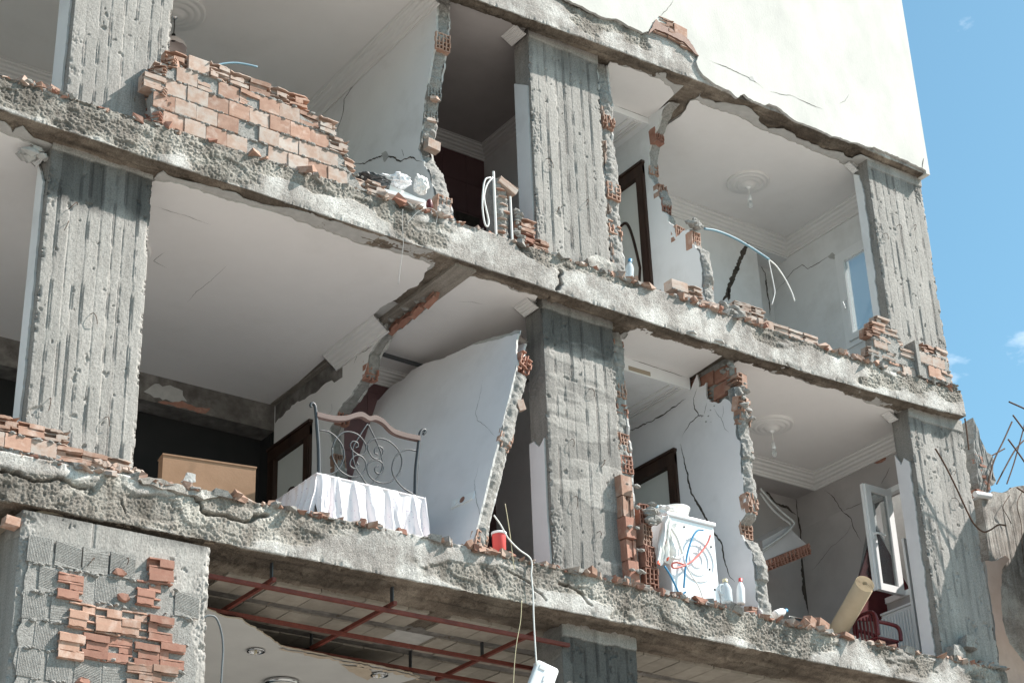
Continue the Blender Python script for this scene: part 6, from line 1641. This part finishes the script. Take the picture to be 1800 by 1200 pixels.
# ---- cables and fittings hanging on the front
wire('hanging_cable', [(-1.4, -0.03, 0.338), (-1.336, -0.03, 0.268), (-1.266, -0.03, 0.168), (-1.163, -0.03, 0.091), (-1.063, -0.03, 0.046), (-1.037, -0.03, -0.007), (-1.047, -0.03, -0.107), (-1.038, -0.03, -0.274), (-1.041, -0.03, -0.441), (-1.039, -0.03, -0.63), (-1.033, -0.03, -0.853)], .0065, 'white_cable', 'thick white cable running out of the gap and hanging below the lower beam')
HU = empty('emergency_lamp', tuple([(-0.971, -0.03, -0.945)][0]), 'white rounded plastic lamp housing dangling from the white cable', 'lamp')
hx, hy, hz = [(-0.97, -0.03, -0.936)][0]
m = MB(); m.box((-.10, -.035, -.17), (.10, .035, .11)); o = m.build('housing', 'pvc_white', HU); o.matrix_basis = Matrix.Translation((hx, hy, hz)) @ Matrix.Rotation(math.radians(25), 4, 'Y') @ Matrix.Rotation(math.radians(-20), 4, 'Z'); bv = o.modifiers.new('bevel', 'BEVEL'); bv.width = .03; bv.segments = 4
m = MB(); m.box((-.06, -.04, .03), (-.01, -.034, .07)); m.box((.0, -.04, -.06), (.012, -.034, -.01)); o = m.build('clip', 'cornice_white', HU); o.matrix_basis = Matrix.Translation((hx, hy, hz)) @ Matrix.Rotation(math.radians(25), 4, 'Y') @ Matrix.Rotation(math.radians(-20), 4, 'Z')
wire('thin_wire', [(-1.276, -0.02, 0.467), (-1.253, -0.02, 0.322), (-1.232, -0.02, 0.154), (-1.216, -0.02, -0.014), (-1.202, -0.02, -0.084)], .003, 'yellow_wire', 'thin yellowish wire inside the gap beside the red pail')
wire('thin_wire', [(-1.146, -0.02, -0.338), (-1.165, -0.02, -0.507), (-1.212, -0.02, -0.702), (-1.242, -0.02, -0.891), (-1.262, -0.02, -1.099)], .003, 'yellow_wire', 'thin yellowish wire hanging left of the dangling lamp')
wire('thin_wire', [(-2.248, -0.03, 2.945), (-2.255, -0.03, 2.791), (-2.245, -0.03, 2.627), (-2.269, -0.03, 2.427), (-2.298, -0.03, 2.202)], .0025, 'thin_wire', 'fine wire hanging from the upper beam over the bedroom ceiling')
wire('thin_wire', [(-2.203, -0.03, 2.824), (-2.093, -0.03, 2.972), (-1.976, -0.03, 3.045), (-1.901, -0.03, 3.018), (-1.914, -0.03, 2.899)], .0025, 'thin_wire', 'curled fine wire on the upper beam below the heap of household stuff')
wire('black_cable', [(-4.002, 0.02, -1.088), (-3.949, 0.02, -0.996), (-3.908, 0.02, -0.935), (-3.865, 0.02, -0.911), (-3.81, 0.02, -0.922), (-3.766, 0.02, -1.016), (-3.747, 0.02, -1.138), (-3.75, 0.02, -1.283), (-3.752, 0.02, -1.447)], .008, 'grey_cable', 'dark looped cable sticking out beside the brick-clad pier')
wire('blue_pipe', [(-3.995, 0.12, 3.837), (-3.893, 0.12, 3.9), (-3.789, 0.12, 3.947), (-3.683, 0.12, 3.971), (-3.592, 0.12, 3.983)], .009, 'blue_cable', 'short pale blue plastic pipe poking over the big brick wall remnant', 'pipe')
wire('blue_conduit', [(1.507, 0.28, 4.102), (1.675, 0.28, 4.129), (1.901, 0.28, 4.12), (2.126, 0.28, 4.077), (2.366, 0.28, 4.011)], .012, 'blue_cable', 'bluish flexible conduit arching out of the upper broken wall stub', 'conduit')
wire('white_wire', [(2.351, 0.28, 4.013), (2.461, 0.28, 3.96), (2.563, 0.28, 3.844), (2.633, 0.28, 3.718), (2.665, 0.28, 3.615)], .007, 'white_cable', 'longer white wire end hanging from the bluish conduit')
wire('white_wire', [(2.358, 0.28, 4.008), (2.373, 0.28, 3.887), (2.391, 0.28, 3.726), (2.393, 0.28, 3.629), (2.335, 0.28, 3.481)], .005, 'white_cable', 'shorter kinked white wire hanging from the bluish conduit')
wire('white_hose', [(-1.307, -0.01, 3.593), (-1.364, -0.01, 3.55), (-1.392, -0.01, 3.428), (-1.404, -0.01, 3.247), (-1.385, -0.01, 3.096), (-1.356, -0.01, 3.07), (-1.341, -0.01, 3.133), (-1.367, -0.01, 3.259), (-1.382, -0.01, 3.372), (-1.347, -0.01, 3.502), (-1.282, -0.01, 3.602)], .008, 'white_cable', 'white hose looped over the mortar stub in the upper bathroom', 'hose')

# ---- heap of household things at the upper floor edge
hp = [Vector(q) for q in [(-2.439, 0.1, 3.137), (-2.21, 0.1, 3.23), (-1.965, 0.1, 3.225), (-1.873, 0.1, 3.111), (-1.95, 0.1, 3.051), (-2.268, 0.1, 3.039)]]
m = MB(); q0 = Vector([(-2.169, 0.12, 3.151)][0])
m.box((-.26, -.02, -.015), (.24, .25, .015)); pn = m.build('shelf_board', 'enamel_white'); pn.matrix_basis = Matrix.Translation((q0.x - .02, .10, q0.z + .02)) @ Matrix.Rotation(math.radians(-4), 4, 'Y') @ Matrix.Rotation(.25, 4, 'X'); tag(pn, 'white board lying in the heap beside the upper brick wall', 'board')
m = MB(); m.box((-.20, 0, -.10), (.20, .22, .09)); pn = m.build('white_carton', 'white_cable'); q1 = Vector([(-2.068, 0.14, 3.195)][0]); pn.matrix_basis = Matrix.Translation((q1.x, .16, q1.z - .02)) @ Matrix.Rotation(.12, 4, 'Y'); tag(pn, 'white carton in the heap beside the upper brick wall', 'box')
for (px_, s_, mt_, lab, sd) in (([(-2.431, 0.16, 3.269)][0], (.15, .09, .035), 'iron_paint', 'dark folded cloth on top of the heap by the brick wall', 3), ([(-2.166, 0.14, 3.347)][0], (.10, .08, .065), 'enamel_white', 'crumpled white plastic bag on the heap', 6), ([(-1.943, 0.14, 3.382)][0], (.055, .06, .09), 'white_cable', 'cream rag hanging at the end of the heap', 9), ([(-2.262, 0.2, 3.335)][0], (.12, .08, .05), 'wall_white', 'grey-white cloth in the middle of the heap', 12)):
    o = blob('rag', px_, s_, mt_, sd, None, .28, 2.6); tag(o, lab, 'cloth')
rx = [(-1.89, 0.08, 3.193)][0]
RB = blob('red_cup', (rx[0], .10, rx[2] - .02), (.03, .03, .06), 'maroon_plastic', 2, None, .06); tag(RB, 'dark red plastic cup at the foot of the upper broken wall', 'cup')
# loose lumps on the slab edges
o = rough_block('concrete_lump', [(x, z) for x, z in [(-0.243, 3.096), (-0.12, 3.176), (0.064, 3.147), (0.097, 3.061), (-0.054, 2.992), (-0.222, 3.025)]], .0, .16, 'beam_concrete', 19, None, .03); tag(o, 'grey concrete lump at the foot of the upper middle column', 'concrete lump')
o = rough_block('concrete_lump', [(x, z) for x, z in [(-4.482, -0.013), (-4.409, 0.02), (-4.231, 0.015), (-4.027, -0.003), (-3.784, 0.013), (-3.764, -0.01), (-3.91, -0.05), (-4.227, -0.046), (-4.449, -0.05)]], -.03, .12, 'beam_concrete', 20, None, .03); tag(o, 'long grey mortar slab on the lower floor edge before the box', 'mortar slab')
o = rough_block('concrete_lump', [(x, z) for x, z in [(-4.128, 0.061), (-4.087, 0.146), (-4.014, 0.145), (-4.007, 0.083), (-4.06, 0.054)]], .03, .06, 'undercoat', 21, None, .02); tag(o, 'upright chip of pale plaster beside the long mortar slab', 'plaster chip')
for i, (px_, lab) in enumerate((([(4.049, 0.06, 0.079)][0], 'pale stone chunk at the foot of the lower corner column'), ([(4.249, 0.06, 0.197)][0], 'grey rubble stone stacked on the chunk by the corner column'))):
    x, y, z = px_
    o = rough_block('stone', [(x - .09, z - .06), (x - .06, z + .05), (x + .03, z + .07), (x + .10, z + .0), (x + .08, z - .07)], .0, .12, 'mortar', 30 + i, None, .03); tag(o, lab, 'stone')
